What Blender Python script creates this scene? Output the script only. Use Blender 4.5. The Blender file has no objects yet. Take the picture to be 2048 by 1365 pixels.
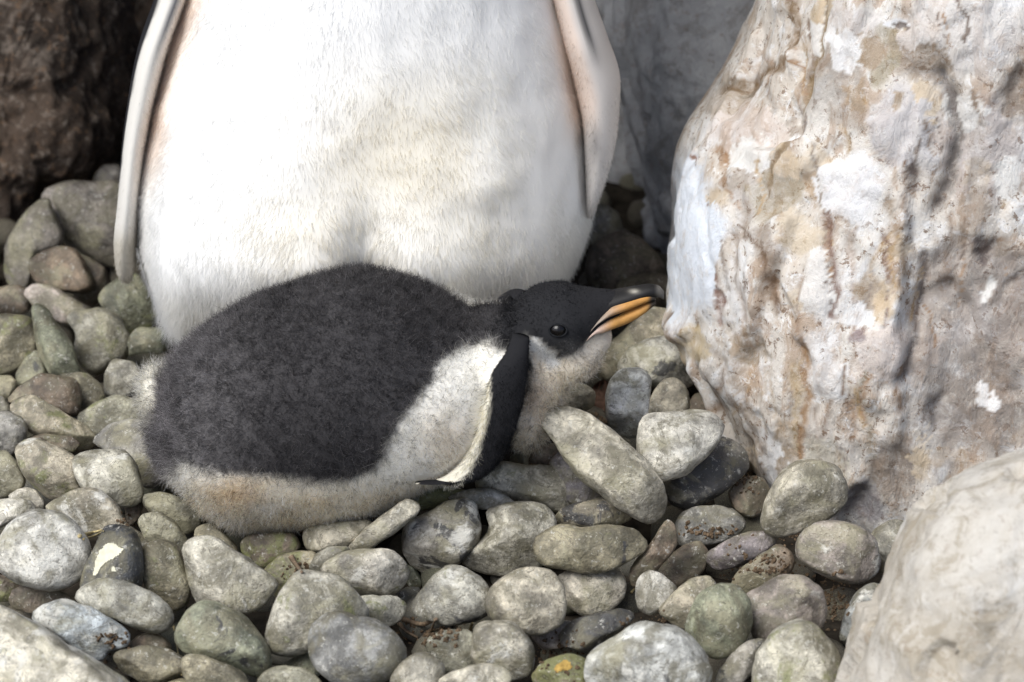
import bpy, math, random, re
import numpy as np
from mathutils import Vector, Matrix

rng = np.random.default_rng(11)
random.seed(11)
scene = bpy.context.scene
COL = scene.collection

# ------------------------------------------------------------------ camera
PITCH = math.radians(27.0)
DIST = 2.0
WD = 0.325                      # frame width / distance
T0 = np.array([0.0, 0.0, 0.104])
FWD = np.array([0, math.cos(PITCH), -math.sin(PITCH)])
RIGHT = np.array([1.0, 0, 0])
UP = np.array([0, math.sin(PITCH), math.cos(PITCH)])
CAM = T0 - DIST * FWD
cd = bpy.data.cameras.new('camera')
cam = bpy.data.objects.new('camera', cd)
COL.objects.link(cam)
scene.camera = cam
cam.location = CAM
cam.rotation_euler = (math.pi / 2 - PITCH, 0, 0)
cd.sensor_width = 36
cd.lens = 36 / WD
cd.clip_start = 0.05
cd.clip_end = 100
cd.dof.use_dof = True
cd.dof.focus_distance = 1.98
cd.dof.aperture_fstop = 9

# ------------------------------------------------------------------ light
SUN_EL, SUN_AZ = 54.0, -46.0          # azimuth from the camera side, negative = left
el, az = math.radians(SUN_EL), math.radians(SUN_AZ)
S = Vector((math.cos(el) * math.sin(az), -math.cos(el) * math.cos(az), math.sin(el)))
world = bpy.data.worlds.new('World')
scene.world = world
world.use_nodes = True
wn = world.node_tree
sky = wn.nodes.new('ShaderNodeTexSky')
sky.sky_type = 'NISHITA'
sky.sun_disc = False
sky.sun_elevation = el
sky.sun_rotation = math.atan2(S.x, S.y)
sky.dust_density = 3.0
sky.ozone_density = 0.5
sky.air_density = 0.8
wn.links.new(sky.outputs[0], wn.nodes['Background'].inputs[0])
wn.nodes['Background'].inputs[1].default_value = 0.075
sl = bpy.data.lights.new('sun', 'SUN')
sun = bpy.data.objects.new('sun', sl)
COL.objects.link(sun)
sl.energy = 1.5
sl.angle = math.radians(40)
sl.color = (0.98, 1.0, 0.985)
sun.rotation_euler = (-S).to_track_quat('-Z', 'Y').to_euler()
sun.location = S * 3

scene.view_settings.view_transform = 'Standard'
scene.view_settings.look = 'None'
scene.view_settings.exposure = 1.04
scene.view_settings.gamma = 1.0
scene.view_settings.use_curve_mapping = False
scene.render.engine = 'CYCLES'
scene.cycles.max_bounces = 8
scene.cycles.diffuse_bounces = 5
scene.cycles.use_denoising = True
try:
    scene.cycles_curves.shape = 'RIBBONS'
except Exception:
    pass


# ------------------------------------------------------------------ helpers
def ray(px, py):
    return FWD + RIGHT * ((px - 1024) / 2048 * WD) + UP * ((682.5 - py) / 2048 * WD)


def atY(px, py, Y):
    d = ray(px, py)
    return CAM + d * ((Y - CAM[1]) / d[1])


def atZ(px, py, Z):
    d = ray(px, py)
    return CAM + d * ((Z - CAM[2]) / d[2])


def proj(P):
    r = np.asarray(P) - CAM
    t = r @ FWD
    return 1024 + (r @ RIGHT) / t / WD * 2048, 682.5 - (r @ UP) / t / WD * 2048


def interp(x, xs, ys):
    """smooth (pchip-like) interpolation"""
    xs = np.asarray(xs, float); ys = np.asarray(ys, float)
    h = np.diff(xs); dl = np.diff(ys) / h
    m = np.zeros_like(ys); m[0] = dl[0]; m[-1] = dl[-1]
    for i in range(1, len(xs) - 1):
        if dl[i - 1] * dl[i] > 0:
            w1 = 2 * h[i] + h[i - 1]; w2 = h[i] + 2 * h[i - 1]
            m[i] = (w1 + w2) / (w1 / dl[i - 1] + w2 / dl[i])
    x = np.clip(np.asarray(x, float), xs[0], xs[-1])
    k = np.clip(np.searchsorted(xs, x) - 1, 0, len(xs) - 2)
    t = (x - xs[k]) / h[k]
    return ((2*t**3 - 3*t**2 + 1) * ys[k] + (t**3 - 2*t**2 + t) * h[k] * m[k]
            + (-2*t**3 + 3*t**2) * ys[k+1] + (t**3 - t**2) * h[k] * m[k+1])


def sstep(a, b, x):
    t = np.clip((x - a) / (b - a), 0, 1)
    return t * t * (3 - 2 * t)


def _h(i, j, k, s):
    n = (i * 374761393 + j * 668265263 + k * 2147483647 + s * 974634777) & 0xFFFFFFFF
    n = ((n ^ (n >> 13)) * 1274126177) & 0xFFFFFFFF
    n = ((n ^ (n >> 16)) * 2246822519) & 0xFFFFFFFF
    return ((n ^ (n >> 15)) & 0xFFFF) / 65535.0 * 2 - 1


def vnoise(P, s=0):
    P = np.asarray(P, float)
    b = np.floor(P).astype(np.int64); f = P - b
    f = f * f * f * (f * (f * 6 - 15) + 10)
    r = 0
    for dx in (0, 1):
        for dy in (0, 1):
            for dz in (0, 1):
                w = (f[:, 0] if dx else 1 - f[:, 0]) * (f[:, 1] if dy else 1 - f[:, 1]) * (f[:, 2] if dz else 1 - f[:, 2])
                r = r + w * _h(b[:, 0] + dx, b[:, 1] + dy, b[:, 2] + dz, s)
    return r


def fbm(P, oct=4, s=0, gain=0.5, ridge=False):
    P = np.asarray(P, float); a = 1.0; r = 0; tot = 0
    for o in range(oct):
        n = vnoise(P + 17.3 * o, s + o)
        if ridge:
            n = 1 - 2 * np.abs(n)
        r = r + a * n; tot += a; a *= gain; P = P * 2.03
    return r / tot


def seg_dist(x, y, poly):
    """distance to a polyline in 2D and parameter along it"""
    best = np.full(x.shape, 1e9)
    for (x0, y0), (x1, y1) in zip(poly[:-1], poly[1:]):
        dx, dy = x1 - x0, y1 - y0
        t = np.clip(((x - x0) * dx + (y - y0) * dy) / (dx * dx + dy * dy + 1e-12), 0, 1)
        best = np.minimum(best, np.hypot(x - x0 - t * dx, y - y0 - t * dy))
    return best


def in_poly(x, y, poly):
    c = np.zeros(x.shape, bool)
    n = len(poly)
    for i in range(n):
        x0, y0 = poly[i]; x1, y1 = poly[(i + 1) % n]
        if y0 == y1:
            continue
        k = ((y0 > y) != (y1 > y)) & (x < (x1 - x0) * (y - y0) / (y1 - y0) + x0)
        c ^= k
    return c


def empty(name, loc):
    o = bpy.data.objects.new(name, None)
    COL.objects.link(o)
    o.location = loc
    o.empty_display_size = 0.02
    return o


def tag(o, label=None, cat=None, group=None, kind=None):
    if label: o['label'] = label
    if cat: o['category'] = cat
    if group: o['group'] = group
    if kind: o['kind'] = kind
    return o


def mesh_data(name, V, F, C=None, smooth=True):
    me = bpy.data.meshes.new(name)
    me.from_pydata(np.asarray(V).tolist(), [], [list(map(int, f)) for f in F])
    if C is not None:
        a = me.color_attributes.new('col', 'FLOAT_COLOR', 'POINT')
        c4 = np.ones((len(V), 4)); c4[:, :3] = C
        a.data.foreach_set('color', c4.astype(np.float32).ravel())
    if smooth:
        me.polygons.foreach_set('use_smooth', [True] * len(me.polygons))
    me.update()
    return me


def mobj(name, V, F, mat, parent=None, C=None, origin=None, smooth=True):
    """mesh object from world-space vertices"""
    V = np.asarray(V, float)
    if parent is not None:
        org = np.array(parent.matrix_world.translation) if parent.parent else np.array(parent.location)
    else:
        org = np.array(origin if origin is not None else (0, 0, 0), float)
    me = mesh_data(name, V - org, F, C, smooth)
    o = bpy.data.objects.new(name, me)
    COL.objects.link(o)
    me.materials.append(mat)
    if parent is not None:
        o.parent = parent
    else:
        o.location = org
    return o


def loft(R):
    """R: (M,N,3) closed rings -> verts, faces with pole caps"""
    R = np.asarray(R, float)
    M, N = R.shape[:2]
    V = np.vstack([R.reshape(-1, 3), R[0].mean(0)[None], R[-1].mean(0)[None]])
    i = np.arange(M - 1)[:, None] * N; j = np.arange(N)[None]; j2 = (j + 1) % N
    F = np.stack([i + j, i + j2, i + N + j2, i + N + j], -1).reshape(-1, 4).tolist()
    a, b = M * N, M * N + 1
    for k in range(N):
        F.append([a, (k + 1) % N, k])
        F.append([b, (M - 1) * N + k, (M - 1) * N + (k + 1) % N])
    return V, F


def vnormals(V, F):
    me = bpy.data.meshes.new('tmp')
    me.from_pydata(np.asarray(V).tolist(), [], [list(map(int, f)) for f in F])
    me.update()
    n = np.empty(len(V) * 3, np.float32)
    me.vertices.foreach_get('normal', n)
    bpy.data.meshes.remove(me)
    return n.reshape(-1, 3).astype(float)


def join(parts):
    Vs, Fs, o = [], [], 0
    for V, F in parts:
        Vs.append(np.asarray(V)); Fs += [[int(a) + o for a in f] for f in F]; o += len(V)
    return np.vstack(Vs), Fs


def orient_out(V, F):
    """flip all faces when the signed volume is negative"""
    V = np.asarray(V); vol = 0
    for f in F:
        for k in range(1, len(f) - 1):
            vol += np.dot(V[f[0]], np.cross(V[f[k]], V[f[k + 1]]))
    return [list(f)[::-1] for f in F] if vol < 0 else [list(f) for f in F]


def remesh(V, F, voxel, smooth=6, fac=0.5):
    me = bpy.data.meshes.new('tmp'); me.from_pydata(np.asarray(V).tolist(), [], F); me.update()
    o = bpy.data.objects.new('tmp', me); COL.objects.link(o)
    m = o.modifiers.new('r', 'REMESH'); m.mode = 'VOXEL'; m.voxel_size = voxel
    s = o.modifiers.new('s', 'SMOOTH'); s.iterations = smooth; s.factor = fac
    dg = bpy.context.evaluated_depsgraph_get()
    ev = o.evaluated_get(dg).to_mesh()
    n = len(ev.vertices); v = np.empty(n * 3, np.float32); ev.vertices.foreach_get('co', v)
    f = [list(p.vertices) for p in ev.polygons]
    o.evaluated_get(dg).to_mesh_clear()
    bpy.data.objects.remove(o); bpy.data.meshes.remove(me)
    return v.reshape(-1, 3).astype(float), f


def ellipsoid(c, ax, nu=28, nv=18):
    """ax: 3 axis vectors as rows (with lengths)"""
    ax = np.asarray(ax, float)
    ph = np.linspace(-math.pi / 2, math.pi / 2, nv + 2)[1:-1]
    th = np.linspace(0, 2 * math.pi, nu, endpoint=False)
    P, T = np.meshgrid(ph, th, indexing='ij')
    L = np.stack([np.cos(P) * np.cos(T), np.cos(P) * np.sin(T), np.sin(P)], -1)
    V, F = loft(np.asarray(c) + L @ ax)
    V[-2] = np.asarray(c) - ax[2]; V[-1] = np.asarray(c) + ax[2]
    return V, orient_out(V, F)


# ------------------------------------------------------------------ materials
def new_mat(name):
    m = bpy.data.materials.new(name); m.use_nodes = True
    return m, m.node_tree, m.node_tree.nodes['Principled BSDF']


class NT:
    """small node-writing helper"""
    def __init__(s, nt): s.nt = nt
    def n(s, t, **k):
        x = s.nt.nodes.new(t)
        for a, b in k.items(): setattr(x, a, b)
        return x
    def L(s, a, b): s.nt.links.new(a, b)
    def put(s, sock, v):
        if hasattr(v, 'is_linked') or hasattr(v, 'links'): s.L(v, sock)
        else: sock.default_value = v
    def math(s, op, a, b=0.0, clamp=False):
        x = s.n('ShaderNodeMath', operation=op, use_clamp=clamp); s.put(x.inputs[0], a); s.put(x.inputs[1], b); return x.outputs[0]
    def mix(s, f, a, b, mode='MIX'):
        x = s.n('ShaderNodeMix', data_type='RGBA', blend_type=mode)
        s.put(x.inputs[0], f)
        s.put(x.inputs[6], a if not isinstance(a, tuple) else (*a, 1)); s.put(x.inputs[7], b if not isinstance(b, tuple) else (*b, 1))
        return x.outputs[2]
    def noise(s, vec, scale, detail=4, rough=0.55, dist=0.0):
        x = s.n('ShaderNodeTexNoise'); s.L(vec, x.inputs['Vector'])
        x.inputs['Scale'].default_value = scale; x.inputs['Detail'].default_value = detail
        x.inputs['Roughness'].default_value = rough; x.inputs['Distortion'].default_value = dist
        return x.outputs[0]
    def ramp(s, v, a, b, lo=0.0, hi=1.0):
        x = s.n('ShaderNodeMapRange', interpolation_type='SMOOTHSTEP')
        s.L(v, x.inputs[0]); s.put(x.inputs[1], a); s.put(x.inputs[2], b); x.inputs[3].default_value = lo; x.inputs[4].default_value = hi
        return x.outputs[0]
    def bump(s, h, strength, dist, normal=None):
        x = s.n('ShaderNodeBump'); x.inputs['Strength'].default_value = strength; x.inputs['Distance'].default_value = dist
        s.L(h, x.inputs['Height'])
        if normal is not None: s.L(normal, x.inputs['Normal'])
        return x.outputs[0]
    def vadd(s, a, b):
        x = s.n('ShaderNodeVectorMath', operation='ADD'); s.put(x.inputs[0], a); s.put(x.inputs[1], b); return x.outputs[0]
    def vscale(s, a, v):
        x = s.n('ShaderNodeVectorMath', operation='MULTIPLY'); s.L(a, x.inputs[0]); x.inputs[1].default_value = v; return x.outputs[0]


def pebble_material():
    m, nt, b = new_mat('pebble_stone'); t = NT(nt)
    oi = t.n('ShaderNodeObjectInfo'); tc = t.n('ShaderNodeTexCoord')
    cx = t.n('ShaderNodeCombineXYZ')
    r = oi.outputs['Random']
    t.L(t.math('MULTIPLY', r, 37.0), cx.inputs[0]); t.L(t.math('MULTIPLY', r, 91.0), cx.inputs[1]); t.L(t.math('MULTIPLY', r, 13.0), cx.inputs[2])
    sh_ = t.n('ShaderNodeAttribute', attribute_type='OBJECT', attribute_name='shift')
    v = t.vadd(t.vadd(tc.outputs['Object'], cx.outputs[0]), sh_.outputs['Vector'])
    v2 = t.vadd(v, (5.3, 1.7, 9.1)); v3 = t.vadd(v, (-3.1, 6.2, 2.4)); v4 = t.vadd(v, (8.8, -4.4, 0.6))
    def at(nm):
        a = t.n('ShaderNodeAttribute', attribute_type='OBJECT', attribute_name=nm); return a.outputs['Fac']
    n1 = t.noise(v, 42, 7, 0.62, 0.4)
    n5 = t.noise(v2, 150, 9, 0.72, 0.6)
    hi = t.math('MULTIPLY', t.ramp(n1, 0.34, 0.66, 0.36, 1.32), t.ramp(n5, 0.32, 0.68, 0.60, 1.32))
    cc = t.n('ShaderNodeCombineXYZ')
    for k in range(3): t.L(hi, cc.inputs[k])
    x = t.n('ShaderNodeVectorMath', operation='MULTIPLY'); t.L(oi.outputs['Color'], x.inputs[0]); t.L(cc.outputs[0], x.inputs[1])
    col = x.outputs[0]
    # brown-olive grime in patches
    g = t.ramp(t.noise(v4, 46, 8, 0.68, 0.8), 0.45, 0.62, 0.0, 0.78)
    col = t.mix(g, col, (0.145, 0.132, 0.086))
    col = t.mix(t.ramp(t.noise(t.vadd(v4, (3.3, 3.3, 0.3)), 34, 6, 0.6, 0.5), 0.50, 0.66, 0, .55), col, (0.38, 0.355, 0.235))
    # moss / lichen
    mo = t.noise(v3, 55, 6, 0.65, 0.5)
    th = t.math('SUBTRACT', 0.78, t.math('MULTIPLY', at('moss'), 0.42))
    col = t.mix(t.ramp(mo, th, t.math('ADD', th, 0.10), 0, 0.8), col, (0.20, 0.21, 0.085))
    # dark mineral patches
    da = t.noise(v2, 38, 6, 0.6, 0.8)
    th = t.math('SUBTRACT', 0.80, t.math('MULTIPLY', at('dark'), 0.42))
    col = t.mix(t.ramp(da, th, t.math('ADD', th, 0.05), 0, 0.9), col, (0.055, 0.055, 0.058))
    # chalky white crust
    wh = t.noise(t.vadd(v, (2.2, 3.3, 4.4)), 44, 8, 0.63, 0.5)
    th = t.math('SUBTRACT', 0.80, t.math('MULTIPLY', at('white'), 0.42))
    wm = t.math('MULTIPLY', t.ramp(wh, th, t.math('ADD', th, 0.11), 0, 0.9), t.ramp(n5, 0.25, 0.5, 0.35, 1.0))
    col = t.mix(wm, col, (0.70, 0.685, 0.62))
    # hairline fissures and pale scuffs
    fz = t.math('ABSOLUTE', t.math('SUBTRACT', t.noise(v3, 62, 5, 0.6, 1.0), 0.5))
    fm = t.math('MULTIPLY', t.ramp(fz, 0.022, 0.0, 0, 0.75), t.ramp(n5, 0.42, 0.58))
    col = t.mix(fm, col, (0.07, 0.062, 0.045))
    sc_ = t.noise(t.vadd(v4, (1.2, 8.1, 5.5)), 210, 6, 0.75, 0.3)
    col = t.mix(t.ramp(sc_, 0.58, 0.66, 0, 0.6), col, (0.66, 0.645, 0.58))
    col = t.mix(t.ramp(sc_, 0.42, 0.34, 0, 0.6), col, (0.11, 0.10, 0.07))
    # speckles
    sp = t.noise(v, 520, 3, 0.6)
    col = t.mix(t.ramp(sp, 0.60, 0.70, 0, 0.6), col, (0.10, 0.085, 0.06))
    col = t.mix(t.ramp(t.noise(v2, 420, 3, 0.6), 0.64, 0.72, 0, 0.5), col, (0.70, 0.68, 0.60))
    t.L(col, b.inputs['Base Color'])
    t.L(t.ramp(n5, 0.3, 0.7, 0.34, 0.62), b.inputs['Roughness'])
    b.inputs['Specular IOR Level'].default_value = 0.5
    h = t.math('ADD', t.math('MULTIPLY', t.noise(v, 130, 8, 0.68), 1.0), t.math('MULTIPLY', wm, 0.15))
    n = t.bump(h, 0.5, 0.0045)
    n = t.bump(sp, 0.25, 0.0008, n)
    t.L(n, b.inputs['Normal'])
    return m


def rock_material(name, A, B, stain, white, streak=(1, 1, 1), sc=1.0, vcol=False, wamt=0.5, samt=0.5, bump=0.6, speck=0.8):
    m, nt, b = new_mat(name); t = NT(nt)
    tc = t.n('ShaderNodeTexCoord'); v = tc.outputs['Object']
    vs = t.vscale(v, streak)
    n1 = t.noise(v, 14 * sc, 8, 0.65, 0.5)
    col = t.mix(t.ramp(n1, 0.3, 0.7), A, B)
    # streaky grain
    ns = t.noise(vs, 40 * sc, 8, 0.7, 0.8)
    col = t.mix(t.ramp(ns, 0.50, 0.60, 0, samt), col, stain)
    nf = t.noise(t.vscale(v, (streak[0], streak[1], streak[2] * .7)), 190 * sc, 6, 0.7, 0.4)
    col = t.mix(t.ramp(nf, 0.56, 0.64, 0, samt * .8), col, tuple(.75 * q for q in stain))
    nw = t.noise(t.vadd(v, (3.1, 7.7, 1.3)), 20 * sc, 9, 0.7, 0.6)
    th = 0.72 - 0.3 * wamt
    col = t.mix(t.ramp(nw, th, th + 0.12, 0, 0.8), col, white)
    # rusty and dark specks
    sp = t.noise(t.vadd(v, (9.1, 2.7, 4.3)), 160 * sc, 5, 0.7, 0.4)
    col = t.mix(t.ramp(sp, 0.57, 0.63, 0, speck), col, (0.20, 0.125, 0.075))
    col = t.mix(t.ramp(t.noise(t.vadd(v, (4.4, 1.9, 6.6)), 110 * sc, 8, 0.75, 0.6), 0.54, 0.62, 0, speck), col, white)
    sp2 = t.noise(t.vadd(v, (1.1, 5.7, 8.3)), 330 * sc, 4, 0.7)
    col = t.mix(t.ramp(sp2, 0.62, 0.70, 0, speck * .9), col, (0.09, 0.075, 0.065))
    if vcol:
        a = t.n('ShaderNodeAttribute', attribute_name='col')
        am = t.n('ShaderNodeAttribute', attribute_name='colmix')
        brk = t.ramp(t.noise(v, 95 * sc, 7, 0.72, 0.5), 0.30, 0.55, 0.45, 1.0)
        col = t.mix(t.math('MULTIPLY', am.outputs['Fac'], brk), col, a.outputs['Color'])
    t.L(col, b.inputs['Base Color'])
    b.inputs['Roughness'].default_value = 0.85
    b.inputs['Specular IOR Level'].default_value = 0.25
    h = t.math('ADD', t.noise(vs, 70 * sc, 10, 0.72, 0.5), t.math('MULTIPLY', ns, 0.6))
    n = t.bump(h, bump, 0.011)
    n = t.bump(t.noise(v, 420 * sc, 4, 0.7), 0.35, 0.0012, n)
    t.L(n, b.inputs['Normal'])
    return m


def attr_material(name, rough=0.8, spec=0.2, var=0.0, scale=200):
    m, nt, b = new_mat(name); t = NT(nt)
    a = t.n('ShaderNodeAttribute', attribute_name='col')
    col = a.outputs['Color']
    if var:
        tc = t.n('ShaderNodeTexCoord')
        f = t.ramp(t.noise(tc.outputs['Object'], scale, 4, 0.6), 0.3, 0.7, 0, var)
        col = t.mix(f, col, (0.02, 0.018, 0.016))
    t.L(col, b.inputs['Base Color'])
    b.inputs['Roughness'].default_value = rough
    b.inputs['Specular IOR Level'].default_value = spec
    return m


def flat_material(name, c, rough=0.7, spec=0.3, var=0.35, scale=180, coat=0.0):
    m, nt, b = new_mat(name); t = NT(nt)
    tc = t.n('ShaderNodeTexCoord')
    n = t.noise(tc.outputs['Object'], scale, 6, 0.65)
    d = tuple(x * (1 - var) for x in c); e = tuple(min(1, x * (1 + var)) for x in c)
    t.L(t.mix(t.ramp(n, 0.3, 0.7), d, e), b.inputs['Base Color'])
    b.inputs['Roughness'].default_value = rough
    b.inputs['Specular IOR Level'].default_value = spec
    b.inputs['Coat Weight'].default_value = coat
    t.L(t.bump(n, 0.3, 0.001), b.inputs['Normal'])
    return m


M_PEB = pebble_material()
M_ROCK = rock_material('pale_veined_rock', (0.79, 0.765, 0.72), (0.61, 0.55, 0.48), (0.38, 0.235, 0.13), (0.84, 0.84, 0.84),
                       streak=(1.0, 0.8, 0.45), vcol=True, wamt=0.75, samt=0.55, bump=0.6)
M_REAR = rock_material('grey_rock', (0.42, 0.425, 0.43), (0.27, 0.27, 0.275), (0.14, 0.125, 0.11), (0.50, 0.50, 0.50), wamt=0.3, samt=0.4, bump=0.35, speck=0.3)
M_BROWN = rock_material('dark_brown_rock', (0.115, 0.082, 0.06), (0.055, 0.042, 0.033), (0.035, 0.027, 0.022), (0.26, 0.215, 0.175), wamt=0.5, samt=0.6)
M_FRONT = rock_material('beige_rock', (0.60, 0.575, 0.525), (0.42, 0.38, 0.315), (0.28, 0.235, 0.165), (0.70, 0.69, 0.66), wamt=0.55, samt=0.5, bump=0.3, speck=0.25)
M_SOIL = flat_material('dark_soil', (0.03, 0.025, 0.019), 0.95, 0.1, 0.5, 90)
M_SKIN = attr_material('plumage_skin', 0.9, 0.05)
M_HAIR, _nt, _b = new_mat('plumage')
_t = NT(_nt)
_a = _t.n('ShaderNodeAttribute', attribute_name='col')
_d = _t.n('ShaderNodeBsdfDiffuse'); _tr = _t.n('ShaderNodeBsdfTranslucent'); _mx = _t.n('ShaderNodeMixShader')
_t.L(_a.outputs['Color'], _d.inputs[0]); _t.L(_a.outputs['Color'], _tr.inputs[0])
_mx.inputs[0].default_value = 0.6
_t.L(_d.outputs[0], _mx.inputs[1]); _t.L(_tr.outputs[0], _mx.inputs[2])
_t.L(_mx.outputs[0], _nt.nodes['Material Output'].inputs[0])
M_BILL = attr_material('bill_horn', 0.55, 0.25, 0.25, 160)
M_EYE = flat_material('eye_black', (0.006, 0.005, 0.005), 0.22, 0.4, 0.1)
M_LID = flat_material('eyelid_skin', (0.018, 0.019, 0.021), 0.9, 0.05, 0.3, 900)
M_TWIG = flat_material('dry_twig', (0.19, 0.14, 0.095), 0.85, 0.15, 0.4, 400)
M_STRAW = flat_material('dry_straw', (0.46, 0.38, 0.20), 0.75, 0.2, 0.3, 400)
M_LEAF = flat_material('dead_leaf', (0.17, 0.10, 0.07), 0.8, 0.2, 0.5, 260)

# ------------------------------------------------------------------ ground
gx = np.concatenate([[-8, -4, -1.5], np.linspace(-0.7, 0.7, 90), [1.5, 4, 8]])
gy = np.concatenate([[-8, -4, -1.5], np.linspace(-0.6, 0.95, 100), [2, 4, 8]])
X, Y = np.meshgrid(gx, gy)
P = np.stack([X.ravel(), Y.ravel(), 0 * X.ravel()], -1)
P[:, 2] = -0.028 + 0.006 * fbm(P * 25, 4, 5)
nx = len(gx)
F = [[j * nx + i, j * nx + i + 1, (j + 1) * nx + i + 1, (j + 1) * nx + i] for j in range(len(gy) - 1) for i in range(nx - 1)]
ground = tag(mobj('ground', P, F, M_SOIL), kind='structure')


# ------------------------------------------------------------------ big rocks
def displaced_loft(rows, N, M, expo, yfun, dfun, right, seed):
    pass


# pale veined boulder beside the chick: horizontal rings following its left edge
LEFT = [(-420, 1660), (-250, 1610), (-120, 1572), (0, 1530), (110, 1490), (170, 1455), (240, 1420), (330, 1368), (430, 1349), (520, 1346), (590, 1336),
        (660, 1368), (740, 1398), (830, 1450), (890, 1500), (950, 1543), (1010, 1585), (1060, 1640), (1110, 1720)]
ly = [p[0] for p in LEFT]; lx = [p[1] for p in LEFT]
Mr, Nr = 300, 420
pys = np.linspace(-420, 1075, Mr)
th = np.linspace(0, 2 * math.pi, 4000)
rings = []
for py in pys:
    yc = 0.15
    for _ in range(5):
        PL = atY(interp(py, ly, lx) + 12, py, yc)
        z = PL[2]
        yc = (interp(z, [-0.08, 0.0, 0.08, 0.2, 0.35, 0.5], [-0.03, -0.045, -0.04, -0.01, 0.03, 0.09]) + 0.36) / 2
    xr = 0.50 - 0.05 * sstep(0.2, 0.6, z)
    xc = (PL[0] + xr) / 2; hw = (xr - PL[0]) / 2
    front = interp(z, [-0.08, 0.0, 0.08, 0.2, 0.35, 0.5], [-0.03, -0.045, -0.04, -0.01, 0.03, 0.09])
    back = 0.36
    yc, hd = (front + back) / 2, (back - front) / 2
    e = 2 / 2.7
    cx = xc + hw * np.sign(np.cos(th)) * np.abs(np.cos(th)) ** e
    cy = yc + hd * np.sign(np.sin(th)) * np.abs(np.sin(th)) ** e
    # denser sampling on the front face
    ds = np.hypot(np.diff(cx), np.diff(cy)) * np.where(cy[1:] < yc, 1.0, 0.25)
    cum = np.concatenate([[0], np.cumsum(ds)]); cum /= cum[-1]
    q = np.linspace(0, 1, Nr, endpoint=False)
    rings.append(np.stack([np.interp(q, cum, cx), np.interp(q, cum, cy), np.full(Nr, z)], -1))
V, F = loft(np.array(rings)[::-1]); F = orient_out(V, F)
Nn = vnormals(V, F)
px, py = proj(V)
G = V * np.array([1, 1, 0.33])          # streaky along z
disp = 0.014 * fbm(V * 7, 4, 3) + 0.009 * fbm(G * 26, 5, 9, 0.62, True) + 0.0032 * fbm(G * 95, 4, 21, 0.65, True) + 0.0014 * fbm(V * 220, 3, 31)


def chips(P, n, seed, stretch, lift, slope, lo, hi_):
    """angular, plane-faced relief: each cell of a random partition is its own tilted chip"""
    from mathutils.kdtree import KDTree
    g = np.random.default_rng(seed)
    q = g.uniform(lo, hi_, (n, 3)) * stretch
    kd = KDTree(n)
    for i_, c_ in enumerate(q): kd.insert(c_, i_)
    kd.balance()
    H = g.uniform(-lift, lift, n); Sl = g.normal(size=(n, 3)) * slope
    W_ = P * stretch
    W_ = W_ + 0.006 * np.stack([fbm(P * 30, 3, seed + 1), fbm(P * 30 + 3, 3, seed + 2), fbm(P * 30 + 6, 3, seed + 3)], -1)
    ix = np.array([kd.find(w_)[1] for w_ in W_])
    return H[ix] + np.sum(Sl[ix] * (W_ - q[ix]), 1)


lo_b, hi_b = V.min(0), V.max(0)
fr0 = sstep(0.30, 0.20, V[:, 1])
disp = 0.5 * disp + chips(V, 260, 5, np.array([1, 1, .45]), .0034, .11, lo_b, hi_b) * fr0 + chips(V, 5200, 6, np.array([1, 1, .35]), .0006, .07, lo_b, hi_b) * fr0
facet = sstep(1.25, 0.8, np.hypot((px - 1388) / 52, (py - 490) / 160)) * sstep(0.2, 0.05, V[:, 1])
disp *= 1 - 0.75 * facet
disp += (1 - facet) * 0.005 * np.round(2.2 * fbm(G * 16, 3, 77)) / 2.2
wob = 16 * fbm(V * 70, 4, 14, .6); wob2 = 16 * fbm(V * 70 + 9, 4, 15, .6)
stain = np.zeros(len(V)); scol = np.zeros((len(V), 3))


def paint(mask, c):
    global stain, scol
    k = mask > stain
    scol[k] = c
    stain = np.maximum(stain, mask)


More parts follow.
